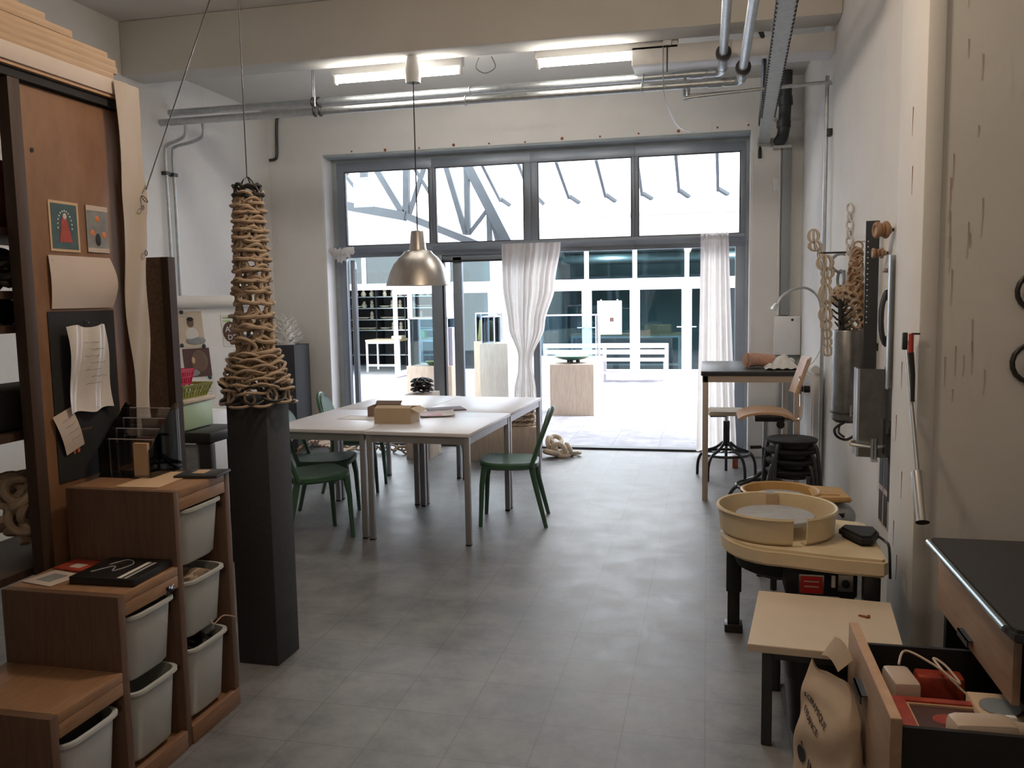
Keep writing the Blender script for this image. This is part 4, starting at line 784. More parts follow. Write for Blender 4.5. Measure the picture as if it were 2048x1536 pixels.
# ================= LEFT BACKGROUND: EASEL, BASKETS, STOOL =================
# flip chart easel by the left wall
Eo=V((-4.10,6.62,0)); ew=M.Translation(Eo)@M.Rotation(math.radians(58),4,'Z')@M.Rotation(math.radians(-9),4,'X')
o=thing('flip_chart','white flip chart easel with paper roll and pinned posters','easel',Eo)
def E(a,b,nm,m,bev=.0,lab=None):
    q=MB().box(a,b,bev); bmesh.ops.transform(q.b,matrix=ew,verts=q.b.verts); return part(nm,q,m,o,lab)
E((-.40,0,.62),(.40,.02,1.60),'board','white_paint',.004)
q=MB().cyl((-.40,-.03,1.64),(.40,-.03,1.64),.055,n=20); bmesh.ops.transform(q.b,matrix=ew,verts=q.b.verts); part('paper_roll',q,'paper_white',o)
for x in (-.43,.40):
    q=MB().cyl((x,-.03,1.64),(x+.03,-.03,1.64),.062,n=20); bmesh.ops.transform(q.b,matrix=ew,verts=q.b.verts); part('end_cap',q,'ceramic_cream',o)
E((-.425,.0,.0),(-.385,.045,1.62),'leg','ceramic_cream'); E((.385,.0,.0),(.425,.045,1.62),'leg','ceramic_cream')
def EP(name,x0,z0,x1,z1,m,lab,extra=()):
    t=thing(name,lab,'paper',ew@V(((x0+x1)/2,-.004,z0)))
    q=MB().box((x0,-.006,z0),(x1,-.001,z1)); bmesh.ops.transform(q.b,matrix=ew,verts=q.b.verts); part('sheet',q,m,t)
    for nm,a,b,mm in extra:
        q=MB().box((a[0],-.009,a[1]),(b[0],-.006,b[1])); bmesh.ops.transform(q.b,matrix=ew,verts=q.b.verts); part(nm,q,mm,t)
    return t
def EB(t,nm,x,z,rx,rz,mm,dy=.0):
    q=MB().sphere((x,-.008-dy,z),1,(rx,.004,rz),n=16); bmesh.ops.transform(q.b,matrix=ew,verts=q.b.verts); part(nm,q,mm,t)
t=EP('poster',-.33,1.245,-.09,1.56,'ceramic_cream','poster of a seated figure at the top left of the easel'); EB(t,'head',-.20,1.46,.03,.042,'skin_print'); EB(t,'hair',-.20,1.49,.03,.02,'black_matte',.002); EB(t,'torso',-.20,1.36,.06,.06,'white_cloth'); EB(t,'lap',-.17,1.30,.09,.035,'grey_print'); 
for k in range(2): EB(t,'print_line',-.27+.01*k,1.535-.02*k,.05,.004,'ink_grey')
t=EP('photo',-.30,.985,-.06,1.235,'maroon_print','dark close up photo of a head on the easel'); EB(t,'head',-.16,1.12,.075,.10,'skin_print'); EB(t,'ear',-.215,1.13,.015,.03,'paper_tan',.002); EB(t,'collar',-.23,1.02,.06,.03,'grey_print',.001)
t=EP('printed_page',-.28,.66,-.04,.965,'paper_white','white printed page below the photo on the easel',[('print_line',(-.24,.93-.028*k),(-.08,.936-.028*k),'ink_grey') for k in range(6)])
t=EP('poster',.085,1.235,.245,1.52,'paper_white','white poster with a round brown lettered emblem on the easel',[('green_line',(.10,1.49),(.18,1.50),'green_plastic'),('green_line',(.10,1.46),(.17,1.47),'green_plastic')]); EB(t,'emblem',.165,1.365,.078,.095,'maroon_print')
q=MB()
for ch_,x,z,s in (('A',.108,1.365,.075),('A',.148,1.40,.05),('R',.180,1.37,.07),('D',.125,1.295,.065),('E',.175,1.295,.065)): q.text(ch_,s,lambda X,Y,Z,x=x,z=z:(x+X,-.0135-Z,z+Y))
bmesh.ops.transform(q.b,matrix=ew,verts=q.b.verts); part('lettering',q,'paper_white',t)
t=EP('leaflet',.265,1.29,.385,1.50,'paper_white','white leaflet with a blue foot at the right of the easel',[('blue_band',(.27,1.295),(.38,1.335),'blue_print')]); EB(t,'picture',.325,1.40,.04,.045,'ceramic_tan')
for k,(x,z) in enumerate(((-.27,1.555),(-.30,1.265),(-.105,1.25),(-.27,.975),(-.085,.972),(.17,1.505),(.32,1.49))):
    t=MB().sphere((x,-.012,z),.018,(1,.5,1),n=12); bmesh.ops.transform(t.b,matrix=ew,verts=t.b.verts)
    solo('magnet',t,'magnet',('round magnet at the top left poster of the easel','round magnet at the lower left of the seated figure poster','round magnet at the lower right of the seated figure poster','round magnet below the dark head photo at left','round magnet below the dark head photo at right','round magnet on the emblem poster','round magnet on the blue footed leaflet')[k],'magnet')
q=MB()
for k,(x,z) in enumerate(((.10,1.14),(.13,1.06),(.12,.97),(.17,.90))): q.tube([(x+.025*j,-.002,z+.03*j*.5+.012*math.sin(j*2.6+k)) for j in range(7)],.0022,4,smooth=3)
bmesh.ops.transform(q.b,matrix=ew,verts=q.b.verts); part('handwriting',q,'ink_grey',o)
o=thing('radiator','white ribbed radiator on the left wall beside the easel','radiator',(XL+.05,7.6,.12))
part('panel',MB().box((XL+.02,7.15,.16),(XL+.07,8.05,.60),.008),'white_paint',o)
for k in range(14): part('fin',MB().box((XL+.07,7.18+k*.062,.19),(XL+.085,7.215+k*.062,.57),.004),'white_paint',o)
part('foot',MB().box((XL+.03,7.3,0),(XL+.05,7.34,.17)),'white_paint',o)
part('bracket',MB().box((XL,7.5,.25),(XL+.03,7.6,.5)),'white_paint',o)
solo('photo',MB().box((XL+.09,7.24,.605),(XL+.10,7.42,.80),rz=.0),'paper_pink','small portrait photo standing on the left radiator','photo')
o=thing('white_cabinet','small white cabinet with a round opening behind the baskets','cabinet',(-3.85,5.75,0))
part('body',MB().box((-4.05,5.6,0),(-3.66,5.95,.78),.006),'white_paint',o); part('niche',MB().box((-3.86,5.585,.50),(-3.70,5.601,.66)),'dark_wood',o); part('roll',MB().cyl((-3.79,5.53,.57),(-3.79,5.584,.57),.05),'paper_white',o)
# black trestle stool with boxes and baskets
o=thing('crate_stand','black plastic stand with a grey front panel behind the stepped unit','stand',(-3.0,4.35,0))
bx0,bx1,by0,by1=-3.34,-2.79,4.3,4.66
part('top',MB().box((bx0,by0,.80),(bx1,by1,.865),.012),'black_plastic',o)
for x in (bx0+.005,bx1-.085):
    for y in (by0+.005,by1-.06): part('leg',MB().box((x,y,0),(x+.08,y+.055,.80),.008),'black_plastic',o)
part('front_panel',MB().box((bx0+.085,by0+.02,.12),(bx1-.085,by0+.035,.79)),'grey_print',o,'cloudy grey panel')
part('latch',MB().box((bx0+.13,by0-.006,.81),(bx0+.145,by0,.86)),'steel',o)
o=thing('storage_box','translucent green storage box with a pale lid on the black stand','box',(-3.03,4.45,.866))
part('body',MB().box((-3.31,4.32,.866),(-2.965,4.62,1.025),.015),'green_box',o); part('lid',MB().box((-3.325,4.305,1.025),(-2.95,4.635,1.05),.008),'ceramic_cream',o)
def basket(name,x0,x1,y0,y1,z0,z1,m,lab,fl=.03):
    o=thing(name,lab,'basket',((x0+x1)/2,(y0+y1)/2,z0)); t=.006
    part('bottom',MB().box((x0,y0,z0),(x1,y1,z0+t)),m,o); h=z1-z0
    sides=[((x0,y0),(x1,y0),(0,-1)),((x1,y0),(x1,y1),(1,0)),((x1,y1),(x0,y1),(0,1)),((x0,y1),(x0,y0),(-1,0))]
    for (a,b,nn) in sides:
        q=MB(); n=9
        A=V((a[0],a[1],z0)); B=V((b[0],b[1],z0)); up=V((nn[0]*fl,nn[1]*fl,h)); 
        ex=(B-A).normalized()*fl
        for s,w in ((.06,.12),(.5,.06),(.90,.2)): q.bar(A-ex*s+up*s,B+ex*s+up*s,t,h*w,up)
        for k in range(n+1): 
            p=A+(B-A)*k/n; e=ex*(2*k/n-1); q.bar(p,p+e+up,.012,t,V((nn[0],nn[1],0)))
        part('side',q,m,o)
    return o
basket('plastic_basket',-3.28,-3.0,4.36,4.60,1.051,1.13,'olive_plastic','olive green perforated basket under the red basket')
basket('plastic_basket',-3.27,-3.09,4.40,4.58,1.118,1.215,'red_plastic','red plastic basket on top of the olive basket',.02)
# ================= RIGHT SIDE: HIGH TABLE AND STOOLS =================
o=thing('high_table','high table with dark top and beige steel legs near the right curtain','table',(.32,7.2,0))
hx0,hx1,hy0,hy1,hz=-.045,.70,6.66,7.72,1.02
part('tabletop',MB().box((hx0,hy0,hz-.034),(hx1,hy1,hz),.003),'counter_top',o)
for a,b in (((hx0+.01,hy0+.012),(hx1-.01,hy0+.045)),((hx0+.01,hy1-.045),(hx1-.01,hy1-.012)),((hx0+.012,hy0+.045),(hx0+.04,hy1-.045)),((hx1-.04,hy0+.045),(hx1-.012,hy1-.045))): part('apron',MB().box((*a,hz-.085),(*b,hz-.035)),'beige_leg',o)
for x in (hx0+.012,hx1-.056):
    for y in (hy0+.012,hy1-.056): part('leg',MB().box((x,y,0),(x+.044,y+.044,hz-.035),.003),'beige_leg',o)
o=thing('towel_roll','rolled pink brown towel on the high table','towel',(.42,7.05,hz))
sp=[]
for k in range(60): a=k*.32; r=.012+.0028*k/1.0*.35; sp.append((r*math.cos(a),r*math.sin(a)))
part('roll',MB().tube([(.31,7.0,hz+.062),(.36,7.03,hz+.062),(.45,7.05,hz+.058),(.52,7.07,hz+.05)],.060,18,smooth=4,r1=.048),'pink_towel',o)
part('spiral_end',MB().tube([(.308+.0*k,7.0+.9*x,hz+.062+y) for k,(x,y) in enumerate(sp)],.005,5),'ceramic_tan',o)
solo('white_cloth',MB().grid(lambda a,b:(.44+.26*a,6.78+.28*b,hz+.006+.075*math.sin(a*PI)*math.sin(b*PI)*(1+.35*math.sin(a*9+b*5))+.012*abs(math.sin(a*13))),24,20,.003),'white_cloth','crumpled white cloth in front of the rolled towel','cloth')
solo('white_hose',MB().tube([(.60,7.1,hz+.02),(.66,7.2,hz+.05),(.69,7.3,hz+.03),(.69,7.45,hz+.018)],.016,8,smooth=5),'paper_white','short white hose at the back of the high table','hose')
# swivel stool with a pale seat, under the table
def star_base(o,cx,cy,zr,Rr,Rf,m='black_plastic',n=5,ph=.3):
    part('foot_ring',MB().torus((cx,cy,zr),Rr,.012,n=36,k=8),m,o)
    for k in range(n):
        a=2*PI*k/n+ph; d=V((math.cos(a),math.sin(a),0)); c=V((cx,cy,0))
        part('leg',MB().tube([c+d*.03+V((0,0,zr+.10)),c+d*.10+V((0,0,zr+.045)),c+d*(Rr*.95)+V((0,0,zr+.01)),c+d*Rf+V((0,0,zr-.03)),c+d*(Rf+.025)+V((0,0,zr-.10)),c+d*(Rf+.03)],.013,8,smooth=4),m,o)
o=thing('swivel_stool','swivel stool with a pale flat seat standing under the high table','stool',(.17,7.6,0))
star_base(o,.17,7.6,.21,.20,.235)
part('column',MB().cyl((.17,7.6,.28),(.17,7.6,.50),.028),'black_plastic',o); part('piston',MB().cyl((.17,7.6,.50),(.17,7.6,.56),.016),'chrome',o)
part('seat',MB().prism([(.02,7.43),(.30,7.43),(.40,7.6),(.30,7.77),(.02,7.77),(-.01,7.6)],.565,.60,.008),'ceramic_cream',o); part('lever',MB().cyl((.03,7.56,.545),(.16,7.58,.545),.008),'black_plastic',o); part('hub',MB().cyl((.17,7.6,.55),(.17,7.6,.566),.05),'black_plastic',o)
# work chair with plywood seat and back
WX,WY=.41,6.2
o=thing('work_chair','high swivel work chair with curved beech seat and backrest','chair',(WX,WY,0))
star_base(o,WX,WY,.24,.20,.24,ph=.9)
part('column',MB().cyl((WX,WY,.30),(WX,WY,.52),.026),'black_plastic',o); part('piston',MB().cyl((WX,WY,.52),(WX,WY,.72),.02),'steel',o)
part('height_knob',MB().cyl((WX-.11,WY-.02,.52),(WX-.03,WY,.52),.012),'black_plastic',o)
part('seat',MB().grid(lambda a,b:(WX-.20+.39*a,WY-.19+.38*b+ (0),.775+.020*math.sin(a*PI*1.0)-.03*a*a*0-.028*(abs(2*a-1)**4)+.0*b),20,16,.016),'beech',o)
part('seat_plate',MB().box((WX-.08,WY-.08,.715),(WX+.12,WY+.08,.745)),'black_plastic',o); part('tilt_knob',MB().cyl((WX+.09,WY-.12,.70),(WX+.09,WY-.07,.70),.028),'black_plastic',o)
part('back_rod',MB().tube([(WX+.10,WY,.725),(WX+.20,WY,.72),(WX+.235,WY,.76),(WX+.235,WY,.98),(WX+.225,WY,1.03)],.013,8,smooth=5),'chrome',o)
part('back_knob',MB().cyl((WX+.25,WY-.02,.94),(WX+.29,WY-.02,.94),.024),'black_plastic',o)
part('backrest',MB().grid(lambda a,b:(WX+.215-.07*(1-4*(a-.5)**2)*0+.085*b+.035*(abs(2*a-1)**2)*(-1),WY-.19+.38*a,.90+.26*b),14,14,.014),'beech',o)
# stack of round stools
RX,RY=.545,5.75
for k in range(4):
    zt=.46+.068*k; lab=('lowest of the four nested round black stools','second from the bottom of the nested round black stools','third from the bottom of the nested round black stools','topmost of the nested round black stools, its seat in view')[k]
    o=thing('round_stool',lab,'stool',(RX,RY,.0),'nested round black stools')
    part('seat',MB().lathe([(0,zt-.026),(.15,zt-.026),(.158,zt-.02),(.163,zt-.005),(.155,zt),(0,zt+.002)],(RX,RY,0),36),'black_matte',o)
    part('seat_rim',MB().lathe([(.11,zt-.05),(.125,zt-.05),(.125,zt-.027),(.11,zt-.027)],(RX,RY,0),30),'black_plastic',o)
    for q in range(4):
        a=PI/2*q+.55+.13*k; d=V((math.cos(a),math.sin(a),0)); c=V((RX,RY,0)); zb=.068*k
        part('leg',MB().tube([c+d*.118+V((0,0,zt-.04)),c+d*.165+V((0,0,zt-.03)),c+d*.185+V((0,0,zt-.09)),c+d*.205+V((0,0,zt-.25)),c+d*.225+V((0,0,zb))],.0125,8,smooth=4),'dark_metal',o)
solo('plastic_bag',MB().sphere((.24,6.55,.03),.05,(1.5,1.1,.6),noise=.3),'white_cloth','crumpled clear plastic on the floor by the chair base','bag')
solo('red_block',MB().box((.235,7.98,0),(.285,8.05,.11),.004),'brick_red','small red block on the floor behind the pale stool','block')
# ================= POTTERY WHEELS =================
o=thing('pottery_wheel','cream pottery wheel with round splash pan on black legs','pottery wheel',(.4,3.9,0))
cx,cy=.31,3.94
poly=[]
for k in range(15): a=PI*.5+PI*k/14; poly.append((cx+.245*math.cos(a)+.0,cy+.30*math.sin(a)*(1 if math.sin(a)>0 else 1.0)))
poly=poly+[(.52,3.585),(.70,3.56),(.72,3.585),(.735,4.13),(.71,4.17),(.55,4.22)]
part('frame_top',MB().prism(poly,.455,.53,.012),'cream_plastic',o)
part('leg',MB().box((.095,4.03,.20),(.165,4.10,.455),.004),'black_plastic',o); part('leg',MB().box((.102,4.036,.03),(.158,4.094,.22),.004),'black_plastic',o); part('foot',MB().box((.088,4.022,0),(.172,4.108,.04),.006),'black_plastic',o)
for x,y in ((.66,3.60),(.64,4.08)): part('leg',MB().box((x-.032,y-.03,.03),(x+.032,y+.03,.455),.004),'black_plastic',o); part('foot',MB().box((x-.042,y-.04,0),(x+.042,y+.04,.04),.006),'black_plastic',o)
part('motor_housing',MB().lathe([(0,0),(.12,.0),(.20,.04),(.225,.10),(.225,.135),(0,.135)],(.34,4.0,.32),32),'black_matte',o)
part('control_box',MB().box((.33,3.665,.33),(.62,4.0,.455),.01),'black_matte',o)
part('name_plate',MB().box((.385,3.658,.340),(.485,3.665,.425)),'steel',o); part('red_label',MB().box((.391,3.656,.346),(.479,3.659,.419)),'red_grip',o)
for k in range(2): part('label_line',MB().box((.405,3.654,.372+.022*k),(.465,3.657,.377+.022*k)),'paper_pink',o)
part('switch',MB().box((.515,3.657,.375),(.53,3.665,.425)),'paper_white',o); part('dial_plate',MB().box((.542,3.659,.36),(.60,3.665,.43)),'steel',o); part('dial',MB().cyl((.571,3.645,.395),(.571,3.661,.395),.016),'black_plastic',o)
for a0,a1 in ((math.radians(-64),math.radians(88)),(math.radians(96),math.radians(282))):
    part('splash_pan',MB().lathe([(.235,.531),(.25,.545),(.257,.64),(.266,.645),(.262,.655),(.252,.652),(.243,.55),(.20,.54)],(cx,cy,0),40,a0,a1),'cream_plastic',o)
part('pan_joint',MB().box((cx-.028,cy+.238,.55),(cx+.028,cy+.246,.648)),'card_brown',o)
part('wheel_head',MB().lathe([(0,0),(.16,0),(.175,.006),(.175,.022),(.17,.026),(0,.026)],(cx-.005,cy,.585),40),'concrete_disc',o); part('spindle',MB().cyl((cx,cy,.53),(cx,cy,.585),.05),'dark_metal',o)
o=thing('foot_pedal','black foot pedal lying on the cream pottery wheel frame','pedal',(.65,3.84,.53))
part('body',MB().prism([(.575,3.90),(.60,3.95),(.73,3.93),(.735,3.86),(.69,3.75),(.64,3.745)],.531,.575,.012),'black_matte',o); part('cable',MB().tube([(.73,3.86,.55),(.75,3.82,.54),(.755,3.75,.53),(.76,3.74,.40)],.006,6,smooth=4),'black_plastic',o)
o=thing('pottery_wheel','ochre pottery wheel with a side tray behind the cream one','pottery wheel',(.45,4.8,0))
cx,cy=.40,4.82
part('splash_pan',MB().lathe([(.13,.44),(.19,.445),(.205,.52),(.215,.525),(.205,.53),(.195,.525),(.18,.455),(.13,.45)],(cx,cy,0),40),'orange_plastic',o)
part('side_tray',MB().prism([(.56,4.66),(.755,4.69),(.735,4.95),(.56,4.98)],.495,.522,.008),'orange_plastic',o)
part('tray_shelf',MB().box((.60,4.74,.522),(.70,4.90,.526)),'orange_plastic',o)
part('wheel_head',MB().lathe([(0,0),(.135,0),(.14,.005),(.14,.02),(0,.022)],(cx,cy,.475),36),'concrete_disc',o)
part('housing',MB().lathe([(0,0),(.20,0),(.21,.06),(.19,.16),(0,.16)],(.52,4.82,.28),28),'black_matte',o)
part('cover',MB().sphere((.66,4.78,.40),.13,(1,1,.65),n=20),'grey_cabinet',o)
for x,y in ((.30,4.9),(.70,4.68),(.70,4.95),(.36,4.68)): part('leg',MB().cyl((x,y,0),(x,y,.44),.018),'black_plastic',o)
# ================= LOW BENCH, BIN, BAG, DRAWER CABINET =================
o=thing('low_table','low cream topped table with grey steel legs at the lower right','table',(.4,3.2,0))
tp4=[(.145,2.985),(.66,2.948),(.715,3.50),(.215,3.555)]
part('tabletop',MB().prism(tp4,.352,.38,.002),'cream_board',o)
for x,y in ((.215,3.02),(.28,3.46),(.62,2.99),(.645,3.42)): part('leg',MB().box((x-.018,y-.018,0),(x+.018,y+.018,.352),.003,rz=-.1),'dark_metal',o)
part('apron',MB().bar((.24,3.02,.335),(.60,2.985,.335),.02,.03),'dark_metal',o); part('apron',MB().bar((.30,3.46,.335),(.62,3.42,.335),.02,.03),'dark_metal',o)
solo('screw',MB().cyl((.57,3.33,.3805),(.60,3.31,.3835),.006,n=8).cyl((.60,3.31,.383),(.605,3.33,.383),.005,n=8),'rust','small rusty fitting lying on the low cream table','screw')
solo('floor_scrap',MB().sphere((.305,3.5,.006),.012,(1,.6,.5)),'grey_print','small grey scrap on the floor behind the low table leg','scrap')
o=thing('waste_bin','black plastic bin under the low cream table','bin',(.45,3.15,0))
def binring(s,z): 
    P=[]
    for k in range(28):
        a=2*PI*k/28; c,q=math.cos(a),math.sin(a); P.append((.45+abs(c)**.4*(1 if c>0 else -1)*.175*s,3.19+abs(q)**.4*(1 if q>0 else -1)*.15*s,z))
    return P
q=MB(); R=[[q.b.verts.new(p) for p in binring(s,z)] for s,z in ((.80,0),(.83,.01),(.92,.22),(.95,.225),(1.0,.30),(1.04,.305),(1.04,.315),(.98,.315),(.9,.23),(.8,.02))]
for A,B in zip(R,R[1:]):
    for k in range(28): q.b.faces.new((A[k],A[(k+1)%28],B[(k+1)%28],B[k]))
q.b.faces.new(R[0][::-1]); q.b.faces.new(R[-1]); part('tub',q,'black_plastic',o)
# paper bag
BC=V((.378,2.70,0)); BU=V((.42,-.91,0)).normalized(); BW=V((-.91,-.42,0)).normalized()
def bagp(a,z,off=0):                                  # a: angle around, z height
    c,s=math.cos(a),math.sin(a); t=z/.40
    wl=.155*(1-.10*t)-.06*max(0,t-.75)*2; ww=.056*(1.0-.5*t)-.12*max(0,t-.8)*1.2+.004*math.sin(t*17+a*3)+.010*math.sin(a*2+t*9)*(1-t*.3)
    ww=max(ww,.006); e=.55
    p=BC+BU*(abs(c)**e*(1 if c>0 else -1))*(wl+off)+BW*(abs(s)**e*(1 if s>0 else -1))*(ww+off)
    return V((p.x-.02*t*0+.012*t,p.y+.03*t,z+.012*math.sin(a*3+t*5)*t))
q=MB(); q.grid(lambda u_,v_:bagp(2*PI*u_,.40*v_),64,30); bmesh.ops.remove_doubles(q.b,verts=q.b.verts,dist=1e-4)
o=thing('paper_bag','tan paper bag with printed lettering beside the open drawer','bag',(BC.x,BC.y,0)); part('bag',q,'bag_paper',o)
part('bag_flap',MB().grid(lambda a,b:(.385+.035*b+.035*a,2.92-.13*a-.05*b,.385+.09*b*(1-a*.3)+.02*math.sin(a*3)),10,10,.002),'bag_paper',o)
# lettering runs along the side of the bag facing left, slightly downhill
def lm(x0,z0,sl): 
    def f(X,Y,Z):
        s=x0+X; z=z0+Y-sl*X; L_=.155*.97; c=max(-.99,min(.99,s/L_)); e=.55
        ca=abs(c)**(1/e)*(1 if c>0 else -1); a=math.acos(max(-1,min(1,ca)))
        p=bagp(a,z); return p+BW*(.0035+Z)
    return f
q=MB(); q.text('S CERAMIQUE',.026,lm(-.108,.300,.32)); part('lettering',q,'ink',o)
q=MB(); q.text('E FRANCE',.026,lm(-.095,.252,.32)); part('lettering',q,'ink',o)
q=MB(); q.text('INI',.045,lm(-.04,.09,.5)); part('lettering',q,'ink',o)
q=MB()
for k in range(24): pass
f=lm(-.075,.115,.0); q.grid(lambda a,b:f(.022*math.cos(2*PI*a)*b,.026*math.sin(2*PI*a)*b,.0005),20,4,.0008); q.grid(lambda a,b:f(.004+.006*b,.03+.015*a,.0005),4,3,.0008); part('emblem',q,'ink',o,'black round emblem')
# drawer cabinet
o=thing('drawer_cabinet','black cabinet with wood fronts and an open lower drawer at right','cabinet',(1.2,2.85,0))
kx,ky0,ky1=.835,2.46,3.25
part('carcass',MB().box((kx+.02,ky0-.02,0),(1.55,ky0+.01,.705)).box((kx+.02,ky1,0),(1.55,ky1+.03,.705)).box((1.52,ky0,0),(1.55,ky1,.705)).box((kx+.02,ky0,.455),(1.55,ky1,.47)).box((kx+.02,ky0,.0),(1.55,ky1,.06)),'black_matte',o)
part('drawer_front',MB().box((kx-.018,ky0+.0,.475),(kx+.004,ky1-.02,.70),.002),'oak_front',o)
hd=MB()
for nm,x,y,z in (('handle',kx-.018,2.86,.515),):
    part(nm,MB().box((x-.018,y-.055,z-.022),(x-.014,y+.055,z)).box((x-.018,y-.055,z-.004),(x,y+.055,z)),'dark_metal',o)
dr=part('open_drawer',MB().box((.472,2.27,.18),(.502,2.94,.50),.002),'oak_front',o)
part('drawer_side',MB().box((.502,2.33,.30),(1.15,2.345,.45)),'black_matte',dr); part('drawer_side',MB().box((.502,2.885,.30),(1.15,2.90,.45)),'black_matte',dr); part('drawer_bottom',MB().box((.502,2.345,.30),(1.15,2.885,.31)),'black_matte',dr)
part('handle',MB().box((.450,2.58,.385),(.455,2.70,.412)).box((.450,2.58,.408),(.472,2.70,.412)),'dark_metal',dr)
part('inner_edge',MB().box((.474,2.272,.5),(.500,2.938,.5012)),'beech',dr)
q=MB(); q.prism([(.76+.03,2.29),(1.9,2.29),(1.9,3.16),(.76+.015,3.16),(.757,3.14),(.757,2.325),(.765,2.30)],.712,.748,.010); o=thing('worktop','black speckled worktop with rounded corner on the drawer cabinet','worktop',(1.3,2.7,.706)); part('top',q,'counter_top',o)
part('edge_trim',MB().cyl((.757,2.34,.736),(.757,3.13,.736),.011,n=10),'counter_edge',o); part('support_panel',MB().box((1.60,2.36,.0),(1.64,3.1,.712)),'black_matte',o)
# drawer contents
def soft(name,a,b,bev,m,lab,cat,rz=0): return solo(name,MB().box(a,b,bev,rz=rz),m,lab,cat)
soft('power_adapter',(.555,2.66,.312),(.635,2.80,.425),.014,'ivory_plastic','pale boxy power adapter at the back of the open drawer','adapter',.1)
solo('adapter_cable',MB().tube([(.60,2.79,.43),(.63,2.84,.455),(.70,2.78,.44),(.76,2.72,.41),(.74,2.80,.43),(.71,2.83,.44),(.74,2.76,.41),(.80,2.70,.36),(.77,2.66,.35),(.73,2.67,.34),(.76,2.70,.35),(.81,2.73,.35)],.004,6,smooth=6),'ivory_plastic','tangled pale cable behind the adapter in the drawer','cable')
o=thing('window_box','red box with a dark glazed lid lying in the open drawer','box',(.66,2.54,.312))
part('frame',MB().box((.545,2.42,.312),(.80,2.445,.39)).box((.545,2.625,.312),(.80,2.65,.39)).box((.545,2.445,.312),(.585,2.625,.39)).box((.775,2.445,.312),(.80,2.625,.39)),'red_print',o)
part('pane',MB().box((.585,2.445,.37),(.775,2.625,.378)),'maroon_print',o); part('inner_trim',MB().box((.585,2.445,.378),(.592,2.625,.384)).box((.592,2.445,.378),(.775,2.452,.384)).box((.592,2.618,.378),(.775,2.625,.384)),'paper_tan',o)
part('red_blot',MB().sphere((.69,2.54,.379),.045,(1.1,.8,.03),n=16),'red_print',o)
solo('red_case',MB().box((.66,2.80,.312),(.80,2.87,.39),.01),'red_print','dark red case at the back edge of the open drawer','case')
o=thing('grey_gauge','grey square gauge with a round dark face in the drawer','gauge',(.79,2.60,.312))
part('case',MB().box((.77,2.50,.312),(.90,2.70,.40),.006),'paper_tan',o); part('dial',MB().cyl((.835,2.60,.40),(.835,2.60,.405),.055),'grey_cabinet',o)
o=thing('hand_mixer','glossy ivory appliance at the near end of the open drawer','appliance',(.73,2.40,.345))
part('body',MB().box((.640,2.35,.375),(.815,2.44,.468),.030,rz=.12),'ivory_plastic',o); part('nozzle',MB().cyl((.80,2.415,.42),(.86,2.425,.42),.03,.024),'ivory_plastic',o); part('grip',MB().tube([(.665,2.40,.395),(.655,2.39,.345),(.66,2.385,.315)],.016,8,smooth=3),'ivory_plastic',o); part('button',MB().box((.80,2.44,.43),(.83,2.46,.45),.006),'paper_white',o)
# ================= THINGS ON THE RIGHT WALL =================
WXR=XR
def cage(o,c,r,h,n=5,m=None):
    me=bpy.data.meshes.get('cage_ring') or MB().torus((0,0,0),1,.11,(0,1,0),n=22,k=6).mesh('cage_ring','ceramic_cream')
    for k in range(n): inst('ring',me,o,M.Translation(c)@M.Rotation(PI*k/n,4,'Z')@M.Diagonal((r,r,h,1)))
o=thing('bead_string','string of open cream ceramic ring beads hanging by the right wall','sculpture',at(1650,600,Y=5.75))
for px,py,r,h in ((1627,472,.036,.042),(1630,492,.042,.032),(1640,508,.018,.035),(1650,526,.052,.048),(1655,546,.040,.036),(1652,563,.032,.032),(1651,588,.042,.060),(1652,610,.03,.03),(1651,629,.043,.048),(1652,650,.035,.035),(1654,668,.030,.032),(1655,684,.030,.028),(1655,702,.034,.032)): cage(o,at(px,py,Y=5.75),r,h,4)
part('cord',MB().tube([at(1627,472,Y=5.75),at(1638,506,Y=5.75),at(1651,560,Y=5.75),at(1655,702,Y=5.75)],.003,5),'ceramic_tan',o); part('wall_peg',MB().cyl(at(1640,506,Y=5.75),(XR,5.75,at(1640,506,Y=5.75).z),.006),'dark_metal',o)
L=[]
for k in range(6): L.append(((.852,5.62+.015*(k%2),2.12-.05*k),(1,.5*(-1)**k,.1),1))
chain('small_chain','small white ceramic chain hanging high on the right wall','chain',L,.030,.007,'ceramic_white')
L=[((.85,5.92,1.80),(.2,1,0),1),((.85,5.92,1.69),(1,.2,0),1),((.85,5.92,1.58),(.2,1,0),1)]
chain('loop_chain','grey looped chain hanging behind the wicker ball','chain',L,.060,.010,'grey_cabinet')
o=thing('woven_ball','brown woven ball hanging above the steel cylinder','ball',(.79,5.45,1.53))
part('core',MB().sphere((.79,5.45,1.59),.055,n=18),'ceramic_brown',o)
me=MB().torus((0,0,0),.060,.007,n=24,k=6).mesh('strand','ceramic_tan')
for k in range(16): inst('strand',me,o,M.Translation((.79,5.45,1.59))@rotto((math.cos(k*2.4),math.sin(k*2.4),.9*math.sin(k*1.3))))
part('hook',MB().cyl((.80,5.45,1.64),(.874,5.45,1.70),.004),'dark_metal',o)
o=thing('spiky_branch','black spiky branch sculpture standing in the steel cylinder','sculpture',(.73,5.0,1.35))
part('stem',MB().tube([(.73,5.0,1.34),(.725,5.0,1.45),(.715,5.0,1.57)],.02,8,smooth=3,r1=.010),'ceramic_black',o)
for k in range(14):
    a=k*2.2; z=1.40+.012*k; d=V((math.cos(a),math.sin(a)*.6,.4)); c=V((.728,5.0,z)); part('spike',MB().tube([c,c+d*.03,c+d*.055+V((0,0,.012))],.008,6,r1=.004),'ceramic_black',o)
o=thing('rope_cone','tall cone of knotted tan ceramic rope hanging on the right wall','sculpture',(.80,5.10,1.41))
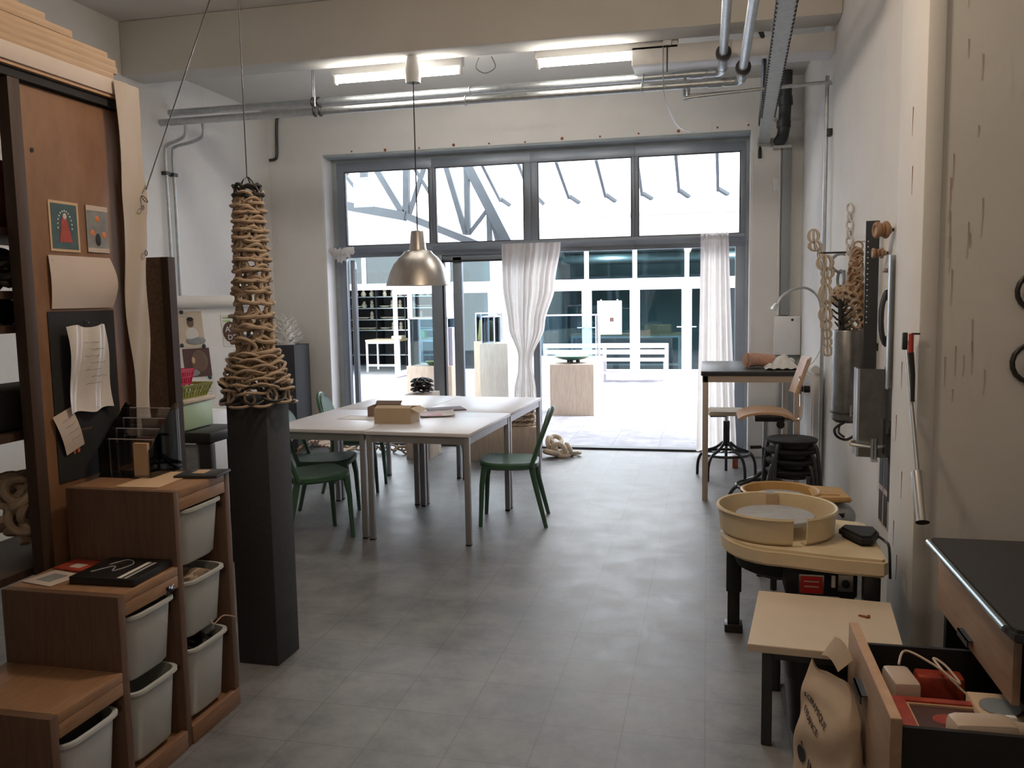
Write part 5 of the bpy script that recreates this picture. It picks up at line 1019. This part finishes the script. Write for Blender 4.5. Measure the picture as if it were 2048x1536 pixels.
part('hanging_ring',MB().torus((.82,5.10,1.865),.025,.006,(.3,1,0)),'ceramic_tan',o); part('nail',MB().cyl((.82,5.1,1.89),(.874,5.1,1.89),.004),'steel',o)
me=MB().torus((0,0,0),.024,.0075,n=16,k=6).mesh('knot','ceramic_tan'); me2=MB().torus((0,0,0),.024,.0075,n=16,k=6).mesh('knot','ceramic_brown')
for k in range(86):
    f=k/86; r=.012+.062*f; a=k*2.399; inst('knot',me if k%4 else me2,o,M.Translation((.815-.02*f+r*math.cos(a)*.8,5.10+r*math.sin(a),1.84-.45*f))@rotto((math.cos(a)*.6+.2*math.sin(k),math.sin(a),.5*math.cos(k*1.7))))
o=thing('clay_extruder','round stainless clay extruder barrel bracketed to the right wall','extruder',(.765,5.0,.86))
part('barrel',MB().lathe([(.078,.90),(.082,.905),(.082,1.395),(.079,1.40),(.075,1.395),(.075,.905)],(.765,5.0,0),36),'extruder_steel',o); part('base_cap',MB().lathe([(0,.885),(.06,.885),(.078,.90),(0,.90)],(.765,5.0,0),30),'dark_metal',o)
part('clamp_ring',MB().torus((.765,5.0,.945),.085,.006,n=30),'dark_metal',o); part('wall_bracket',MB().box((.83,4.97,.94),(.874,5.03,1.30)),'dark_metal',o)
part('handle',MB().tube([(.74,4.93,.89),(.69,4.90,.86),(.70,4.89,.82),(.75,4.90,.80),(.80,4.93,.82)],.008,8,smooth=5),'black_plastic',o); part('handle',MB().tube([(.72,4.93,.88),(.71,4.9,.84),(.74,4.89,.815)],.006,8,smooth=4),'black_plastic',o); part('bolt',MB().cyl((.77,4.90,.93),(.77,4.90,.99),.006),'steel',o)
o=thing('steel_rule','dark perforated steel rule standing upright against the right wall','rule',(.84,4.75,1.2))
part('plate',MB().box((.80,4.745,1.18),(.866,4.755,1.975)),'dark_metal',o)
me=MB().cyl((0,-.0015,0),(0,.0015,0),.0035,n=8).mesh('hole','paper_white')
for k in range(16): inst('hole',me,o,M.Translation((.812,4.7445,1.45+.028*k)))
part('wall_stud',MB().box((.866,4.74,1.3),(.874,4.76,1.34)),'dark_metal',o)
def spool(c,ax,r,h,lab):
    o=thing('ceramic_spool',lab,'spool',c); c=V(c); ax=V(ax).normalized()
    for s,rr2 in ((0,1),(.32,.72),(.64,1.05)): part('disc',MB().torus(c+ax*h*s,r*rr2*.72,r*.30,ax,n=26,k=10),'ceramic_brown',o)
    part('core',MB().cyl(c-ax*.005,c+ax*h,r*.5),'ceramic_tan',o); part('peg',MB().cyl(c+ax*h,c+ax*(h+.05),.008),'dark_metal',o)
spool((.795,4.42,1.905),(1,.25,0),.040,.065,'upper brown ceramic spool mounted on the right wall')
spool((.805,4.55,1.80),(1,.1,0),.026,.06,'lower small brown ceramic spool beside the steel rule')
o=chain('long_links','pair of long tan oval links hanging below the ceramic spools','chain',[((.855,4.40,1.80),(.3,1,0),1),((.855,4.40,1.72),(1,.4,0),1)],.050,.010,'ceramic_tan')
for c in o.children: c.matrix_local=c.matrix_local@M.Diagonal((.6,1.3,1,1)) 
L=[((.845,4.47,1.50),(.25,1,0),1),((.845,4.42,1.49),(.5,1,0),1),((.85,4.36,1.50),(.1,1,0),.9)]
o=chain('oval_rings','large black and cream oval rings hanging beside the steel angle','rings',L,.050,.011,'ceramic_black')
for k,c in enumerate(o.children):
    c.matrix_local=c.matrix_local@M.Diagonal((.55,2.6,1,1)) if False else M.Translation(c.matrix_local.translation)@M.Rotation(.5*k-.3,4,'Z')@M.Rotation(PI/2,4,'X')@M.Diagonal((.62,2.3,1,1))
o=thing('steel_angle','grey steel angle bar upright on the right wall','bar',(.85,4.2,1.2))
part('flange',MB().box((.81,4.17,1.16),(.815,4.21,1.775)).box((.81,4.206,1.16),(.866,4.21,1.775)),'galvanised',o); part('fixing',MB().box((.862,4.19,1.3),(.874,4.205,1.33)),'dark_metal',o)
o=thing('clay_extruder','square grey steel extruder trough clamped on the right wall','extruder',(.79,4.38,.8))
part('trough',MB().prism([(.722,4.40),(.73,4.395),(.865,4.37),(.865,4.50),(.86,4.50),(.86,4.38),(.735,4.402),(.735,4.52),(.722,4.52)],.80,1.235),'extruder_steel',o)
part('lit_edge',MB().box((.719,4.395,.80),(.733,4.41,1.235)),'steel',o)  # brighter steel strip, the trough's lit edge put into the colour
part('back_plate',MB().box((.842,4.18,1.00),(.872,4.34,1.245)),'extruder_steel',o); part('clamp_bar',MB().tube([(.69,4.37,.865),(.78,4.355,.855),(.86,4.36,.86)],.009,8),'steel',o); part('clamp_bar',MB().tube([(.69,4.37,.865),(.70,4.45,.865),(.80,4.53,.865)],.007,8),'ceramic_tan',o)
for x in (.785,.80): part('clamp_screw',MB().cyl((x,4.345,.80),(x,4.345,.90),.008),'steel',o)
part('foot_plate',MB().box((.78,4.335,.785),(.81,4.36,.80)),'steel',o); part('lower_block',MB().box((.835,4.28,.82),(.872,4.37,1.0),.006),'dark_metal',o); part('lever_hub',MB().cyl((.83,4.25,.97),(.872,4.25,.97),.035),'dark_metal',o)
o=thing('extruder_lever','long steel lever with a tube grip hanging below the red tool','lever',(.84,3.75,.68))
a,b,c=at(1811,678,X=.81),at(1836,955,X=.815),at(1845,1045,X=.81)
part('bar',MB().cyl(a,b,.009,.009),'steel',o); part('tube_grip',MB().tube([b+(a-b).normalized()*.02,c],.026,18,cap=False),'chrome',o); part('tube_bore',MB().tube([c+(b-c).normalized()*.004,c+(b-c).normalized()*.006],.0245,18),'black_matte',o)
part('pivot',MB().cyl((a.x,a.y,a.z-.02),(.874,a.y,a.z-.02),.012),'dark_metal',o)
o=thing('caulking_gun','dark hand tool with a red grip hanging on the pilaster','tool',(.80,3.86,1.15))
p=at(1822,690,X=.80)
part('grip',MB().tube([p+V((0,0,.045)),p+V((0,0,.0)),p+V((-.0,0,-.03))],.010,10),'tool_red',o); part('shaft',MB().tube([p+V((0,0,-.03)),p+V((.01,0,-.12)),p+V((.012,.0,-.23))],.012,8,r1=.008),'dark_metal',o); part('jaw',MB().box(p+V((-.03,.01,-.02)),p+V((-.01,.03,.05)),.004),'dark_metal',o); part('nail',MB().cyl(p+V((0,0,.045)),(.832,p.y,p.z+.045),.004),'dark_metal',o)
for k,(y0,y1,lab) in enumerate(((4.50,4.60,'left strip of dark framed photos low on the right wall'),(4.38,4.48,'right strip of dark framed photos low on the right wall'))):
    o=thing('photo_strip',lab,'photos',(.872,(y0+y1)/2,.44))
    part('backing',MB().box((.869,y0,.43),(.873,y1,.80)),'paper_pink',o)
    for q in range(2): part('photo',MB().box((.867,y0+.008,.445+.185*q),(.87,y1-.008,.60+.185*q)),'counter_top',o)
solo('dark_strip',MB().box((.855,4.26,.60),(.874,4.33,.83)),'black_matte','black strip fixed beside the photos on the right wall','strip')
# pieces at the right edge, on the wall facing us
L=[((1.255,3.672,1.60),(.15,1,0),1.25),((1.265,3.66,1.47),(.8,.6,0),.8),((1.25,3.672,1.32),(.1,1,0),1.3),((1.27,3.66,1.20),(.8,.5,0),.8)]
o=chain('black_chain','big black oval rings hanging at the right edge of the wall','chain',L,.060,.008,'ceramic_black')
solo('wall_spike',MB().tube([(1.235,3.70,2.62),(1.23,3.64,2.61),(1.205,3.62,2.60)],.012,8,r1=.004),'dark_metal','dark spike on the wall at the upper right edge','hook')
# rust drips and stains on the pilaster and the wall end
dr_=random.Random(9)
for k in range(20):
    x=.93+.17*dr_.random(); z=1.2+1.7*dr_.random(); l=.04+.16*dr_.random(); solo('paint_drip',MB().tube([(x,3.6985,z),(x+.001,3.6985,z-l*.5),(x+.004*dr_.random()-.004,3.6985,z-l)],.0009,5,r1=.0004),'rust','thin rusty drip on the wall end at right','stain','rusty drips on the right wall end')
for k in range(7):
    y=3.75+.38*dr_.random(); z=.4+2.0*dr_.random(); solo('paint_drip',MB().tube([(.8305,y,z),(.8305,y+.004,z-.12)],.0015,5,r1=.0006),'rust','rusty drip on the side of the pilaster','stain','rusty drips on the pilaster side')
